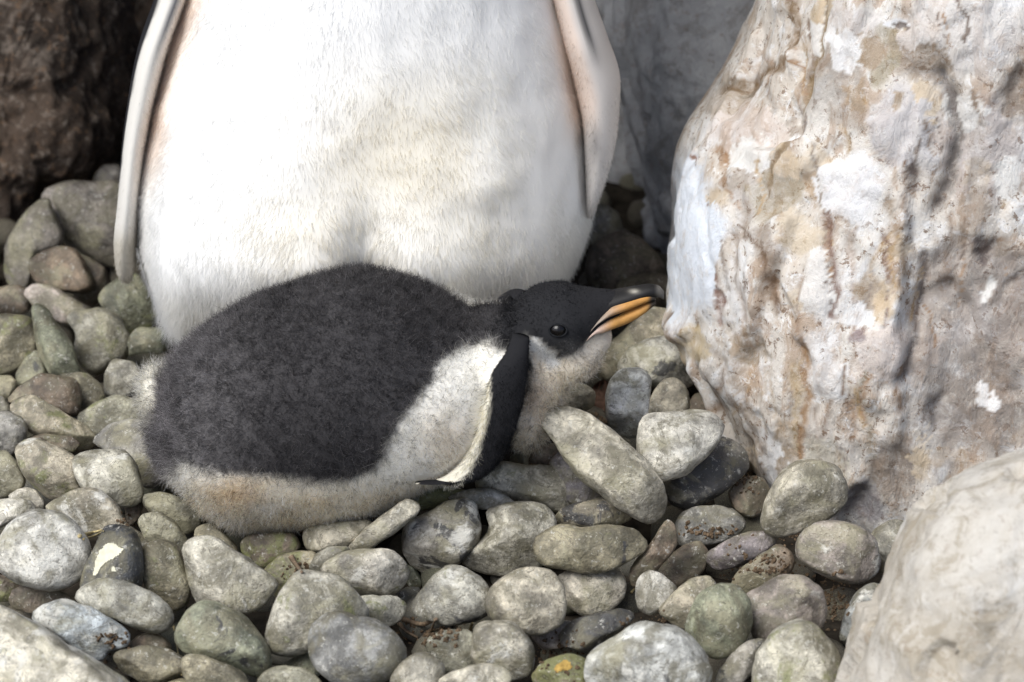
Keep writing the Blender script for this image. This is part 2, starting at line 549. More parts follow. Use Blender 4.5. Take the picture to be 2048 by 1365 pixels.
fr = sstep(0.26, 0.16, V[:, 1])
CR = [([(1590, -40), (1582, 80), (1565, 130), (1530, 140), (1490, 160), (1455, 195)], 9, 0.007, (0.20, 0.13, 0.07), 1.0),
      ([(1655, -20), (1640, 110), (1605, 210), (1590, 290), (1552, 330), (1530, 390)], 10, 0.008, (0.24, 0.17, 0.09), 0.9),
      ([(1402, 320), (1408, 400), (1420, 480), (1430, 600), (1440, 650)], 5, 0.006, (0.22, 0.12, 0.09), 0.9),
      ([(1672, 360), (1660, 440), (1664, 520), (1676, 590), (1664, 640)], 9, 0.005, (0.17, 0.09, 0.06), 0.9),
      ([(1660, 380), (1655, 490)], 14, 0.002, (0.26, 0.16, 0.10), 0.8),
      ([(1478, 455), (1500, 480), (1530, 500), (1540, 560), (1542, 630)], 7, 0.005, (0.16, 0.10, 0.06), 0.95),
      ([(1465, 470), (1468, 560), (1482, 640)], 7, 0.004, (0.24, 0.17, 0.12), 0.7),
      ([(1885, 150), (1912, 210), (1915, 290), (1900, 350), (1868, 420)], 17, 0.018, (0.16, 0.14, 0.13), 0.9),
      ([(1780, 405), (1800, 470), (1815, 540), (1850, 560)], 8, 0.004, (0.27, 0.18, 0.10), 0.8),
      ([(1772, 470), (1776, 560), (1770, 650)], 6, 0.004, (0.20, 0.12, 0.08), 0.9),
      ([(1848, 510), (1846, 600), (1830, 680), (1800, 760)], 12, 0.012, (0.13, 0.09, 0.07), 0.9),
      ([(1600, 700), (1610, 800), (1602, 900), (1612, 960)], 9, 0.004, (0.30, 0.17, 0.07), 0.9),
      ([(1588, 740), (1592, 850), (1596, 930)], 14, 0.0, (0.42, 0.30, 0.15), 0.7),
      ([(1600, 560), (1597, 700)], 6, 0.003, (0.26, 0.17, 0.11), 0.7),
      ([(1700, 470), (1712, 620), (1706, 760)], 5, 0.003, (0.33, 0.22, 0.15), 0.6),
      ([(1735, 690), (1728, 820), (1752, 930)], 8, 0.003, (0.25, 0.2, 0.12), 0.6),
      ([(1345, 655), (1400, 690), (1435, 720), (1470, 800), (1510, 880)], 6, 0.003, (0.26, 0.2, 0.15), 0.6)]
g9 = np.random.default_rng(9)
for _ in range(110):                 # many short veins, rusty or dark, mostly upright
    x0_, y0_ = g9.uniform(1360, 2040), g9.uniform(-20, 980)
    ln_ = g9.uniform(30, 130); sl_ = g9.normal(.0, .16)
    cc_ = [(.30, .17, .08), (.20, .12, .07), (.13, .09, .07), (.42, .28, .13), (.26, .20, .15)][int(g9.integers(5))]
    CR.append(([(x0_, y0_), (x0_ + sl_ * ln_ * .5 + g9.normal() * 5, y0_ + ln_ * .5), (x0_ + sl_ * ln_, y0_ + ln_)], g9.uniform(2.5, 6.5), g9.uniform(.0005, .0035), cc_, g9.uniform(.45, .95)))
for poly, w, dep, c, s in CR:
    d = seg_dist(px + wob, py + wob2, poly)
    f = np.exp(-(d / (w * .7)) ** 1.5) * fr
    disp -= 0.55 * dep * f
    paint(s * np.exp(-(d / (w * 1.1)) ** 2) * fr, c)
# lumps, recesses and stained, darker or paler areas: (x, y, rx, ry, depth, colour, strength)
AR = [(1388, 480, 56, 170, 0.004, (0.74, 0.79, 0.86), 1.0), (1375, 570, 40, 70, 0.0, (0.72, 0.77, 0.84), 1.0),  # cool bright light on the left face, put into its colour
      (1700, 370, 70, 75, 0.006, (0.82, 0.82, 0.83), 0.9), (1640, 560, 38, 70, 0.006, (0.80, 0.78, 0.75), 0.8),
      (1820, 260, 70, 90, 0.010, (0.58, 0.56, 0.57), 0.75), (1930, 60, 130, 90, 0.008, (0.72, 0.70, 0.69), 0.6),
      (1700, 60, 60, 60, 0.0, (0.74, 0.70, 0.68), 0.6), (1660, 170, 70, 60, -0.004, (0.36, 0.33, 0.30), 0.7),
      (1560, 390, 60, 50, -0.004, (0.33, 0.27, 0.18), 0.75), (1640, 370, 40, 40, -0.005, (0.40, 0.27, 0.15), 0.7),
      (1500, 260, 60, 60, 0.004, (0.60, 0.50, 0.44), 0.6), (1480, 170, 40, 20, -0.006, (0.17, 0.12, 0.07), 0.8),
      (1905, 600, 80, 130, -0.014, (0.30, 0.24, 0.20), 0.7), (1990, 640, 100, 160, -0.012, (0.28, 0.23, 0.20), 0.75),
      (1950, 800, 130, 120, -0.012, (0.22, 0.185, 0.16), 0.8), (1870, 740, 60, 90, 0.0, (0.36, 0.27, 0.21), 0.7),
      (1780, 700, 70, 60, 0.006, (0.58, 0.47, 0.40), 0.6), (1670, 760, 40, 40, 0.004, (0.78, 0.77, 0.76), 0.8),
      (1960, 300, 90, 120, -0.004, (0.40, 0.33, 0.30), 0.6), (2040, 180, 40, 60, -0.008, (0.17, 0.13, 0.10), 0.8),
      (1860, 130, 60, 40, -0.005, (0.28, 0.21, 0.15), 0.75), (1780, 110, 40, 60, -0.004, (0.34, 0.29, 0.19), 0.7),
      (1800, 55, 22, 16, -0.006, (0.14, 0.12, 0.11), 0.9), (1640, 940, 60, 60, 0.0, (0.45, 0.42, 0.33), 0.6),
      (1790, 940, 60, 70, -0.004, (0.24, 0.19, 0.15), 0.8), (1720, 1010, 50, 50, -0.006, (0.25, 0.23, 0.24), 0.8),
      (1960, 500, 28, 40, -0.010, (0.12, 0.09, 0.08), 0.9), (1880, 830, 26, 40, -0.010, (0.10, 0.08, 0.07), 0.8),
      (1600, 470, 30, 50, 0.002, (0.62, 0.52, 0.38), 0.7), (1390, 690, 30, 30, 0.0, (0.55, 0.44, 0.26), 0.7),
      (1500, 720, 26, 22, -0.007, (0.30, 0.24, 0.17), 0.8), (1720, 680, 18, 26, -0.004, (0.24, 0.18, 0.18), 0.85),
      (1752, 100, 26, 20, 0.0, (0.82, 0.81, 0.80), 0.8), (1795, 45, 30, 18, 0.0, (0.82, 0.83, 0.85), 0.9),
      (1560, 1000, 40, 60, 0.0, (0.33, 0.31, 0.28), 0.6)]
for _ in range(60):                  # chalky or earthy patches
    cc_ = [(.84, .84, .84), (.80, .79, .76), (.36, .27, .18), (.30, .24, .19), (.60, .48, .33)][int(g9.integers(5))]
    AR.append((g9.uniform(1380, 2050), g9.uniform(0, 980), g9.uniform(12, 42), g9.uniform(16, 60), 0.0, cc_, g9.uniform(.5, .9)))
w2 = 46 * fbm(V * 45, 5, 44, .65); w3 = 46 * fbm(V * 45 + 5, 5, 45, .65)
for ax_, ay_, rx, ry, dep, c, s in AR:
    d = np.hypot((px + w2 - ax_) / rx, (py + w3 - ay_) / ry)
    f = sstep(1.15, 0.45, d) * fr
    disp += 0.5 * dep * f
    paint(s * sstep(1.2, 0.75, d) * fr, c)
dg_ = disp[:Mr * Nr].reshape(Mr, Nr)
for _ in range(2):                       # even out single-vertex steps of the chip edges
    dg_ = (np.roll(dg_, 1, 1) + 2 * dg_ + np.roll(dg_, -1, 1)) / 4
    dg_[1:-1] = (dg_[:-2] + 2 * dg_[1:-1] + dg_[2:]) / 4
disp[:Mr * Nr] = dg_.ravel()
V2 = V + Nn * (disp * (0.3 + 0.7 * sstep(0.3, 0.1, V[:, 1])))[:, None]
org = (0.27, 0.15, -0.03)
boulder = mobj('boulder', V2, F, M_ROCK, origin=org, C=scol)
a = boulder.data.attributes.new('colmix', 'FLOAT', 'POINT')
a.data.foreach_set('value', stain.astype(np.float32))
tag(boulder, 'huge pale boulder with pinkish brown veins and cracks next to the chick\'s bill', 'rock')


def outline_rock(name, poly, Y, depth, mat, label, seed, amp=0.02, NU=180, NV=110, expo=0.75, tilt=(0, 0), shift=0, chop=0.0):
    poly = smooth_poly(np.array(poly, float), 3)
    c = poly.mean(0)
    C0 = atY(c[0], c[1], Y)
    t = (C0 - CAM) @ FWD
    mpp = t * WD / 2048
    uv = (poly - c) * np.array([mpp, -mpp])
    R = radial(uv, NU)
    V, F = inflate(R, depth, NV, expo)
    V[:, 2] += tilt[0] * V[:, 0] + tilt[1] * V[:, 1]
    W = C0 + V[:, :1] * RIGHT + V[:, 1:2] * UP - V[:, 2:3] * FWD
    Nn = vnormals(W, F)
    d = amp * fbm(W * 9 + seed, 4, seed) + amp * 0.4 * fbm(W * 30 + seed, 4, seed + 7, 0.6, True) + amp * 0.12 * fbm(W * 120, 3, seed + 9)
    if chop:
        d += chop * np.round(1.6 * fbm(W * 11 + seed, 2, seed + 3)) / 1.6
    W = W + Nn * d[:, None]
    o = mobj(name, W, F, mat, origin=(C0[0], C0[1], W[:, 2].min()))
    tag(o, label, 'rock')
    return o


def smooth_poly(p, it=2):
    c = p.mean(0)
    for _ in range(it):
        q = np.roll(p, -1, 0)
        p = np.stack([0.83 * p + 0.17 * q, 0.17 * p + 0.83 * q], 1).reshape(-1, 2)
    return c + (p - c) * 1.02


def radial(uv, N):
    """outline resampled evenly along its length"""
    p = np.vstack([uv, uv[:1]])
    cum = np.concatenate([[0], np.cumsum(np.hypot(*np.diff(p, axis=0).T))])
    q = np.linspace(0, cum[-1], N, endpoint=False)
    return np.stack([np.interp(q, cum, p[:, 0]), np.interp(q, cum, p[:, 1])], -1)


def inflate(R, d, NV, expo=0.8):
    ph = np.linspace(-math.pi / 2, math.pi / 2, NV + 2)[1:-1]
    c = np.cos(ph) ** expo; s = np.sign(np.sin(ph)) * np.abs(np.sin(ph)) ** 0.95
    ring = np.zeros((NV, len(R), 3))
    ring[..., 0] = c[:, None] * R[:, 0][None]
    ring[..., 1] = c[:, None] * R[:, 1][None]
    ring[..., 2] = d * s[:, None]
    V, F = loft(ring)
    V[-2] = (0, 0, -d); V[-1] = (0, 0, d)
    return V, orient_out(V, F)


# rock wall that closes the hollow behind the nest
wx = np.linspace(-0.95, 0.95, 110); wz = np.linspace(0, 1, 90)
X, Z = np.meshgrid(wx, wz)
Q = np.stack([X.ravel(), 0 * X.ravel(), Z.ravel()], -1)
P = np.stack([Q[:, 0], interp(Q[:, 2], [0, .35, .6, .75, 1], [.86, .84, .74, .50, .02]), interp(Q[:, 2], [0, .35, .6, .75, 1], [-.1, .40, .80, .95, 1.02])], -1)  # top bends forward as an added unseen overhang, shading the rear
nrm = np.stack([0 * X.ravel(), -1 + .8 * sstep(.5, .8, Q[:, 2]), -.9 * sstep(.5, .8, Q[:, 2])], -1)
P = P + nrm * (0.06 * fbm(P * 5, 4, 61) + 0.03 * fbm(P * 18, 4, 62, 0.5, True))[:, None]
front_n = len(P)
Bk = P - nrm * 0.30
V = np.vstack([P, Bk])
nx, nz = len(wx), len(wz)
F = [[j * nx + i, j * nx + i + 1, (j + 1) * nx + i + 1, (j + 1) * nx + i] for j in range(nz - 1) for i in range(nx - 1)]
F += [[front_n + k for k in f[::-1]] for f in F]
edge = [i for i in range(nx)] + [j * nx + nx - 1 for j in range(1, nz)] + [(nz - 1) * nx + i for i in range(nx - 2, -1, -1)] + [j * nx for j in range(nz - 2, 0, -1)]
for a_, b_ in zip(edge, edge[1:] + edge[:1]):
    F.append([b_, a_, a_ + front_n, b_ + front_n])
tag(mobj('rock_wall', V, orient_out(V, F), M_BROWN, origin=(0, 0.86, -0.04)), 'dark brown rock wall far behind the adult penguin, with an added unseen overhang', 'rock')

outline_rock('boulder', [(-260, -260), (120, -260), (225, -40), (262, 60), (250, 170), (245, 300), (200, 365), (120, 400), (40, 470), (-20, 560), (-200, 600), (-330, 300)],
             0.58, 0.12, M_BROWN, 'dark brown lumpy boulder behind the grey stones left of the adult', 3, 0.03)
outline_rock('boulder', [(1225, -320), (1700, -320), (1760, 200), (1620, 520), (1440, 580), (1350, 520), (1310, 380), (1262, 190), (1235, 40)],
             0.46, 0.10, M_REAR, 'smooth blue-grey boulder between the adult\'s flipper and the huge pale boulder', 12, 0.012, tilt=(0.35, 0), chop=0.012)
outline_rock('boulder', [(1120, -300), (1330, -300), (1360, 100), (1390, 420), (1330, 520), (1200, 520), (1130, 380), (1120, 100)],
             0.66, 0.10, M_REAR, 'shaded grey rock behind the adult\'s right flipper, deep in the gap', 18, 0.012, tilt=(0.2, 0), chop=.012)
outline_rock('boulder', [(1690, 1420), (1735, 1255), (1785, 1095), (1822, 1010), (1890, 955), (1985, 912), (2100, 880), (2330, 900), (2430, 1100), (2400, 1500), (2100, 1640), (1720, 1600)],
             -0.26, 0.085, M_FRONT, 'smooth beige boulder below the huge pale boulder, out of focus', 23, 0.009, chop=0.012)

# ------------------------------------------------------------------ pebbles
OFF = dict(A=(0, 320), B=(0, 620), C=(0, 910), D=(500, 910), E=(1000, 910), F=(1000, 560), G=(1366, 910))
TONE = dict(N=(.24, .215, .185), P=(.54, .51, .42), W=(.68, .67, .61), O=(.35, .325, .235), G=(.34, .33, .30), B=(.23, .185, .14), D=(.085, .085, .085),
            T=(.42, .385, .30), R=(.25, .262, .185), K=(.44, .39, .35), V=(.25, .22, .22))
# region, outline in that region (3x), tone, (white, dark, moss), lift, label   - listed from back to front
ST = [
 ('A', '560,110 620,40 720,30 760,160 600,190', 'N', (0, 0, 0), .0, 'shaded grey stone high behind the left flipper of the adult'),
 ('A', '275,240 300,180 400,140 560,160 700,150 770,400 720,640 560,600 400,470 310,350', 'N', (.1, 0, .2), .0, 'large smooth grey stone with a tan streak behind the flipper tip'),
 ('A', '35,620 50,500 100,390 190,290 280,240 310,330 360,430 370,500 250,560 190,640 180,740 70,740', 'N', (.3, 0, .5), .0, 'long grey stone with an olive spot leaning on the large tan-streaked stone'),
 ('A', '470,560 560,600 640,660 640,780 560,870 430,800', 'B', (0, .4, 0), .0, 'dark brown stone in shadow under the large tan-streaked stone'),
 ('A', '175,630 260,560 380,525 470,560 540,680 560,760 480,800 360,790 230,740', 'B', (.2, .1, 0), .005, 'brown angular stone with one white dot below the large tan-streaked stone'),
 ('A', '-40,780 80,755 170,780 180,900 60,940 -40,930', 'B', (.1, 0, 0), .0, 'flat brownish stone above the big mossy dark stone'),
 ('A', '150,800 220,755 330,770 470,860 540,900 520,1000 400,980 250,920', 'K', (.2, 0, .1), .0, 'pinkish grey stone behind the upright green pointed stone'),
 ('A', '595,830 660,760 770,700 850,720 920,850 950,930 880,1030 760,1050 660,930', 'R', (.1, 0, .6), .0, 'round mossy green stone under the tip of the left flipper'),
 ('A', '-60,960 60,935 180,950 220,1060 200,1180 80,1270 -60,1290', 'O', (0, .35, .6), .0, 'big dark stone with a mossy olive top'),
 ('A', '100,1290 160,1190 230,1140 290,1250 290,1350 130,1380', 'R', (0, .4, .2), -.005, 'dark green stone behind the foot of the upright pointed stone'),
 ('A', '190,900 230,865 290,900 360,1010 440,1130 490,1280 400,1300 290,1280 240,1150 210,1000', 'R', (.2, .35, .1), .0, 'upright green-grey stone tapering to a blunt point'),
 ('A', '400,960 450,900 540,910 600,895 700,930 765,1060 760,1170 670,1240 570,1280 480,1220 460,1120 470,1040', 'T', (.1, 0, .5), .005, 'bean-shaped tan olive stone beside the upright green pointed stone'),
 ('A', '780,1080 830,1010 950,1010 1060,1050 1000,1150 860,1160 780,1180', 'R', (.5, 0, .3), .0, 'pale green stone below the white belly feathers, behind the chick\'s rump'),
 ('B', '-20,400 60,400 100,440 60,540 -20,520', 'O', (0, .2, .4), -.005, 'small dark olive stone behind the brown flat-topped stone'),
 ('B', '330,390 520,380 600,450 620,540 560,590 460,640 400,500', 'O', (.2, 0, .4), .0, 'olive stone tucked behind the brown flat-topped stone'),
 ('B', '625,400 680,300 800,320 860,400 800,520 640,530', 'P', (.5, .5, .3), .0, 'chalky stone with a dark patch beside the chick\'s white tail fluff'),
 ('B', '50,550 130,470 240,380 330,400 450,430 470,540 460,640 330,610 200,560', 'B', (.2, 0, .1), .005, 'brown flat-topped stone with a pale rim'),
 ('B', '470,640 560,570 720,525 850,560 880,640 760,700 700,780 560,760 500,720', 'O', (.5, .2, .5), .0, 'olive stone with chalk marks touching the chick\'s tail fluff'),
 ('B', '-40,520 20,525 70,600 40,640 -40,640', 'G', (.3, 0, 0), .0, 'small pale grey stone wedged above the speckled grey stone'),
 ('B', '70,560 110,515 190,505 300,570 480,680 560,760 540,830 420,830 300,780 170,720 90,640', 'T', (.1, 0, .5), .01, 'long tan stone lying slantwise below the brown flat-topped stone'),
 ('B', '560,800 680,700 800,655 930,700 990,900 1000,1010 900,1060 800,1010 740,880', 'G', (.2, .1, .35), .0, 'large dull green-grey stone the chick\'s rump leans on'),
 ('B', '180,780 250,750 420,755 480,800 440,860 280,840', 'B', (0, .3, .5), -.005, 'thin dark mossy stone under the long tan stone'),
 ('B', '-60,640 40,615 130,650 160,720 140,800 60,870 -60,880', 'G', (.4, .1, .1), .005, 'speckled grey stone above the mottled olive cobble'),
 ('B', '-50,860 40,850 120,940 155,1030 100,1090 -50,1120', 'O', (.3, .3, .3), .005, 'mottled olive cobble beside the big cream egg-shaped stone'),
 ('B', '100,850 140,795 240,780 350,830 450,900 470,1000 500,1090 400,1110 290,1140 190,1050 130,950', 'P', (.4, 0, .55), .01, 'big cream and olive egg-shaped stone'),
 ('B', '750,1170 830,1110 870,1130 830,1260 770,1300', 'B', (0, .3, .2), -.005, 'brown dirt-covered stone under the pale blocky stone'),
 ('B', '870,1110 960,1095 1060,1120 1180,1150 1200,1260 1180,1320 1080,1340 960,1250 870,1180', 'O', (.45, .2, .3), .0, 'olive stone with two chalk spots beneath the chick\'s rump'),
 ('B', '50,1120 120,1070 190,1070 260,1150 250,1210 130,1180', 'W', (.3, .2, 0), .0, 'small whitish stone behind the black-stained white stone'),
 ('B', '455,900 500,860 620,835 740,840 800,940 840,1060 830,1150 740,1180 620,1130 520,1090 470,980', 'P', (.5, .15, .0), .012, 'pale blocky stone with grey mottling'),
 ('B', '-50,1150 60,1135 170,1150 210,1210 120,1250 20,1300 -50,1330', 'W', (.3, .6, 0), .0, 'white stone with black stains behind the big white round stone'),
 ('C', '250,320 340,260 480,230 600,235 700,310 760,400 880,480 900,530 840,560 700,500 560,460 400,420', 'P', (.65, 0, .1), .005, 'long chalky stone behind the dark stone with the cream splash'),
 ('C', '830,410 860,365 950,350 1040,410 1110,490 1130,560 1080,620 960,560 880,510', 'O', (.2, .1, .4), .0, 'olive stone between the long chalky stone and the two-spotted stone'),
 ('C', '1170,450 1200,425 1280,420 1350,480 1430,580 1380,620 1250,560 1175,510', 'O', (.2, .1, .2), .0, 'small grey-olive stone peeping out behind the wedge-shaped stone, under the chick'),
 ('C', '1445,530 1500,490 1640,465 1760,490 1800,560 1720,600 1600,680 1500,640 1450,590', 'B', (.1, .2, .8), .0, 'mossy brown stone with orange specks under the chick\'s belly'),
 ('C', '1580,690 1700,600 1860,580 1910,640 1800,760 1680,870 1620,780', 'O', (0, .2, .7), -.005, 'dirty olive stone in front of the mossy orange-specked stone'),
 ('C', '-40,720 60,740 130,790 80,870 -40,880', 'B', (0, .3, .7), -.01, 'dark mossy stone under the big white round stone'),
 ('C', '55,880 90,810 200,790 350,810 460,880 400,930 250,950 80,930', 'B', (.3, 0, .1), .0, 'flat brown-grey stone under the big white round stone'),
 ('C', '0,600 20,500 90,400 200,350 330,355 430,420 510,520 530,600 500,700 420,760 320,795 200,780 80,740 10,670', 'W', (.75, 0, 0), .012, 'big white round stone, smoothest of the pile'),
 ('C', '490,800 520,660 570,560 630,450 720,440 800,470 835,570 840,700 830,790 740,860 600,860', 'D', (.1, 0, 0), .008, 'dark slate-coloured stone with a cream splash on its face'),
 ('C', '850,600 880,545 980,520 1070,560 1110,650 1140,780 1110,880 1020,930 930,870 870,780', 'O', (.25, .0, .45), .008, 'upright olive stone beside the dark stone with the cream splash'),
 ('C', '1110,570 1160,510 1290,500 1390,570 1500,650 1620,740 1640,790 1560,880 1430,950 1330,900 1200,880 1150,740', 'P', (.45, .2, .3), .01, 'large pale wedge-shaped stone in front of the chick\'s rump'),
 ('C', '780,1130 830,1080 920,1065 1000,1110 1030,1170 900,1200 800,1180', 'B', (.1, .1, 0), -.005, 'small brown stone under the mottled flat oval stone'),
 ('C', '475,850 530,790 640,765 790,780 920,840 1000,920 1020,990 960,1055 850,1040 700,970 560,930 490,890', 'P', (.45, .15, .3), .012, 'mottled flat oval stone resting against the cream-splashed dark stone'),
 ('C', '215,970 280,910 390,875 520,930 680,1010 760,1080 740,1150 640,1160 600,1230 520,1200 380,1090 250,1020', 'W', (.75, .2, .2), .006, 'flat white slab-like stone lying above the large foreground stone'),
 ('C', '690,1220 720,1180 850,1150 1000,1170 1110,1240 1110,1310 1020,1360 850,1360 740,1310', 'O', (.5, 0, .3), .0, 'oval olive stone with a chalky crown beside the flat white slab-like stone'),
 ('C', '1070,1080 1130,950 1200,890 1300,895 1420,960 1530,1060 1600,1170 1610,1270 1560,1340 1450,1300 1280,1230 1150,1190 1085,1150', 'R', (.35, .45, .2), .008, 'large green-grey stone with dark bands in front of the wedge-shaped stone'),
 ('C', '980,1375 1080,1345 1160,1370 1150,1450 1000,1450', 'O', (.2, 0, .3), .0, 'small olive stone under the oval chalky-crowned stone'),
 ('C', '1090,1230 1130,1195 1250,1210 1400,1290 1480,1370 1450,1440 1200,1440 1110,1330', 'O', (.3, 0, .3), .0, 'olive stone under the large green-grey banded stone'),
 ('C', '-90,900 60,950 220,1050 370,1140 560,1240 740,1365 800,1560 300,1640 -90,1600', 'P', (.75, .15, .4), .01, 'biggest stone of the pile, white and olive with dark pits'),
 # middle
 ('D', '930,250 1000,210 1150,200 1300,205 1330,260 1200,290 1050,330 980,310', 'O', (.2, 0, .9), .02, 'yellow-olive stone under the tip of the chick\'s flipper'),
 ('D', '330,480 350,440 500,415 700,400 720,440 600,560 430,580 340,560', 'T', (.2, .1, .1), .012, 'grey-brown stone pressed under the chick\'s belly behind the narrow slab'),
 ('D', '1370,150 1420,80 1530,50 1660,75 1800,80 1900,130 1910,280 1830,345 1700,300 1560,280 1440,250 1380,210', 'P', (.3, .1, .4), .03, 'long grey-olive stone at the foot of the chick\'s flipper'),
 ('D', '1165,265 1220,245 1340,210 1450,215 1550,260 1590,300 1480,330 1380,320 1290,275', 'W', (.3, .1, .3), .03, 'thin pale flat stone above the black and white angular stone'),
 ('D', '580,560 600,520 700,440 860,310 930,265 1010,320 990,370 880,450 760,540 640,590 590,590', 'P', (.35, .1, .15), .016, 'narrow grey slab lying slantwise against the chick\'s belly'),
 ('D', '910,660 970,660 1030,750 1020,800 940,780', 'R', (0, .2, .2), -.012, 'small green stone under the black and white angular stone'),
 ('D', '860,850 950,790 1020,800 1000,900 930,890', 'D', (0, 0, 0), -.012, 'small blackish stone between the long chalk-topped oval and the two-toned dome'),
 ('D', '360,690 400,600 480,555 580,555 600,600 560,660 450,720 400,720', 'P', (.2, 0, .5), .0, 'pale olive stone behind the long chalk-topped oval stone'),
 ('D', '935,480 960,410 1100,340 1180,285 1290,275 1350,320 1370,450 1350,530 1280,620 1200,680 1070,730 990,680 940,590', 'G', (.68, .62, 0), .012, 'black and white angular stone'),
 ('D', '1410,370 1430,330 1560,305 1710,300 1800,360 1815,450 1745,520 1750,620 1720,690 1620,715 1480,715 1350,690 1285,630 1320,560 1420,490 1440,450', 'P', (.3, .1, .25), .01, 'peanut-shaped grey stone with a reddish underside'),
 ('D', '440,700 470,650 560,600 700,585 830,590 910,650 945,730 900,810 780,850 640,850 560,800 500,740', 'W', (.55, .15, .45), .01, 'long chalk-topped oval stone below the narrow slab'),
 ('D', '610,870 720,840 860,855 950,900 930,960 850,1030 740,1000 660,940', 'P', (.2, 0, .55), .0, 'small yellowish stone right of the big triangular stone'),
 ('D', '985,900 1010,840 1090,750 1180,675 1290,690 1380,750 1440,840 1420,940 1350,980 1230,1005 1100,995 1010,960', 'P', (.5, .5, .25), .01, 'two-toned dome-shaped stone, cream top and dark sides'),
 ('E', '350,740 440,700 560,680 680,685 750,760 730,850 640,930 520,970 420,900 380,820', 'W', (.5, 0, .4), .006, 'pale yellowish stone with a white corner right of the ball-shaped stone'),
 ('E', '180,1080 300,1010 420,990 440,1050 380,1150 260,1160', 'K', (.1, .2, .1), -.005, 'reddish stone mostly hidden under the ball-shaped stone'),
 ('D', '1430,890 1460,800 1560,720 1680,700 1800,710 1870,790 1890,900 1850,1000 1760,1060 1640,1065 1520,1010 1450,950', 'P', (.35, 0, .3), .014, 'ball-shaped cream stone with a dirt crumb on top'),
 ('D', '220,1260 300,1190 380,1180 430,1300 380,1340 280,1300', 'R', (0, .4, .1), -.01, 'dark green stone behind the heart-shaped stone'),
 ('D', '100,1130 110,1010 170,890 240,760 300,700 420,720 540,790 640,880 690,960 600,1040 480,1080 360,1160 230,1210 130,1180', 'P', (.3, .1, .5), .008, 'big triangular cream stone'),
 ('D', '1060,1150 1090,1090 1180,1060 1300,1060 1370,1120 1350,1250 1250,1300 1160,1280', 'O', (.4, .1, .25), .0, 'olive-grey stone with a white spot left of the streaky grey stone'),
 ('D', '1340,1110 1360,1030 1450,1005 1580,1015 1660,1090 1700,1180 1680,1310 1560,1340 1420,1290 1340,1220', 'P', (.55, .3, .1), .006, 'streaky grey and white stone below the ball-shaped stone'),
 ('D', '50,1365 90,1300 180,1265 300,1275 390,1330 440,1420 100,1450', 'O', (.3, 0, .4), .0, 'olive stone under the big triangular cream stone'),
 ('D', '360,1080 380,1020 460,965 560,965 640,1000 740,1000 850,1070 910,1150 910,1230 860,1310 760,1375 560,1390 430,1300 380,1200', 'G', (.35, .15, .3), .012, 'large grey heart-shaped stone'),
 ('D', '850,1360 900,1270 990,1200 1080,1205 1150,1260 1160,1340 1100,1440 900,1440', 'P', (.4, .15, .1), .004, 'pale grey-green stone right of the heart-shaped stone'),
 ('D', '1130,1365 1230,1300 1400,1260 1520,1280 1570,1340 1500,1450 1200,1450', 'P', (.4, .15, .0), .004, 'pale grey stone below the streaky grey and white stone'),
 # right
 ('F', '60,1070 110,1020 170,1020 180,1080 150,1130 80,1130', 'O', (.1, .1, .3), -.01, 'tiny olive stone in the shadow behind the chick\'s flipper'),
 ('F', '180,1080 230,1010 330,980 390,1020 330,1120 200,1130', 'B', (.1, .1, 0), .015, 'dark brown stone in the shadow under the chick\'s breast'),
 ('F', '590,530 640,420 760,300 900,180 1000,190 1040,260 1010,350 900,420 780,520 700,600 620,600', 'T', (.2, 0, .2), .035, 'large tan stone directly under the chick\'s bill'),
 ('F', '320,700 380,640 470,620 560,670 590,760 470,800 350,790', 'T', (.1, .1, 0), .035, 'brown stone under the chick\'s throat'),
 ('F', '720,520 780,420 900,360 1050,330 1130,380 1190,470 1205,570 1140,640 1000,650 880,610 760,570', 'W', (.6, .5, .15), .006, 'white-crusted stone with a black edge between the bill and the huge boulder'),
 ('F', '1130,760 1170,690 1230,680 1300,740 1330,830 1300,870 1150,850', 'B', (0, .35, .1), -.005, 'dark stone squeezed against the huge boulder behind the white triangular stone'),
 ('F', '890,800 920,680 980,605 1060,600 1120,660 1130,780 1060,870 920,870', 'P', (.4, .35, .1), .008, 'small upright grey stone behind the white triangular stone'),
 ('F', '630,700 660,620 740,550 850,545 900,610 895,720 870,850 830,940 770,960 690,920 640,830', 'W', (.5, .05, .15), .034, 'smooth cream upright stone next to the dead leaf'),
 ('F', '300,1110 370,1035 440,1040 560,1200 640,1290 520,1340 400,1330 390,1210', 'V', (.2, .1, 0), .012, 'purplish grey stone under the long tan diagonal stone'),
 ('E', '310,380 400,310 600,255 720,290 790,380 740,410 560,440 400,450 320,420', 'T', (.1, .75, .3), -.002, 'flat stone banded black and tan under the long tan diagonal stone'),
 ('E', '1370,230 1450,150 1560,130 1620,220 1610,300 1500,380 1400,320', 'B', (0, .3, .2), -.005, 'dark brown stone in the gap beneath the huge boulder'),
 ('F', '990,1260 1030,1180 1160,1090 1330,940 1420,970 1480,1060 1480,1150 1400,1230 1290,1310 1150,1380 1050,1350', 'G', (.45, .85, .0), .01, 'log-like stone streaked black and white beneath the white triangular stone'),
 ('F', '280,880 300,820 370,775 470,780 600,860 740,960 860,1080 980,1240 1010,1330 990,1400 900,1440 760,1390 640,1300 480,1180 400,1030 340,940', 'P', (.3, .1, .1), .018, 'long tan diagonal stone reaching up to the dead leaf'),
 ('F', '850,1060 855,900 890,815 1020,800 1160,795 1280,820 1330,880 1300,970 1230,1060 1130,1150 1000,1180 920,1190 860,1140', 'W', (.55, .05, .0), .028, 'white triangular stone on top of the heap by the huge boulder'),
 ('E', '240,520 290,470 380,430 500,450 700,430 820,460 875,530 840,590 700,670 560,680 400,665 270,640', 'O', (.3, .4, .4), .006, 'olive stone with a yellow end right of the peanut-shaped stone'),
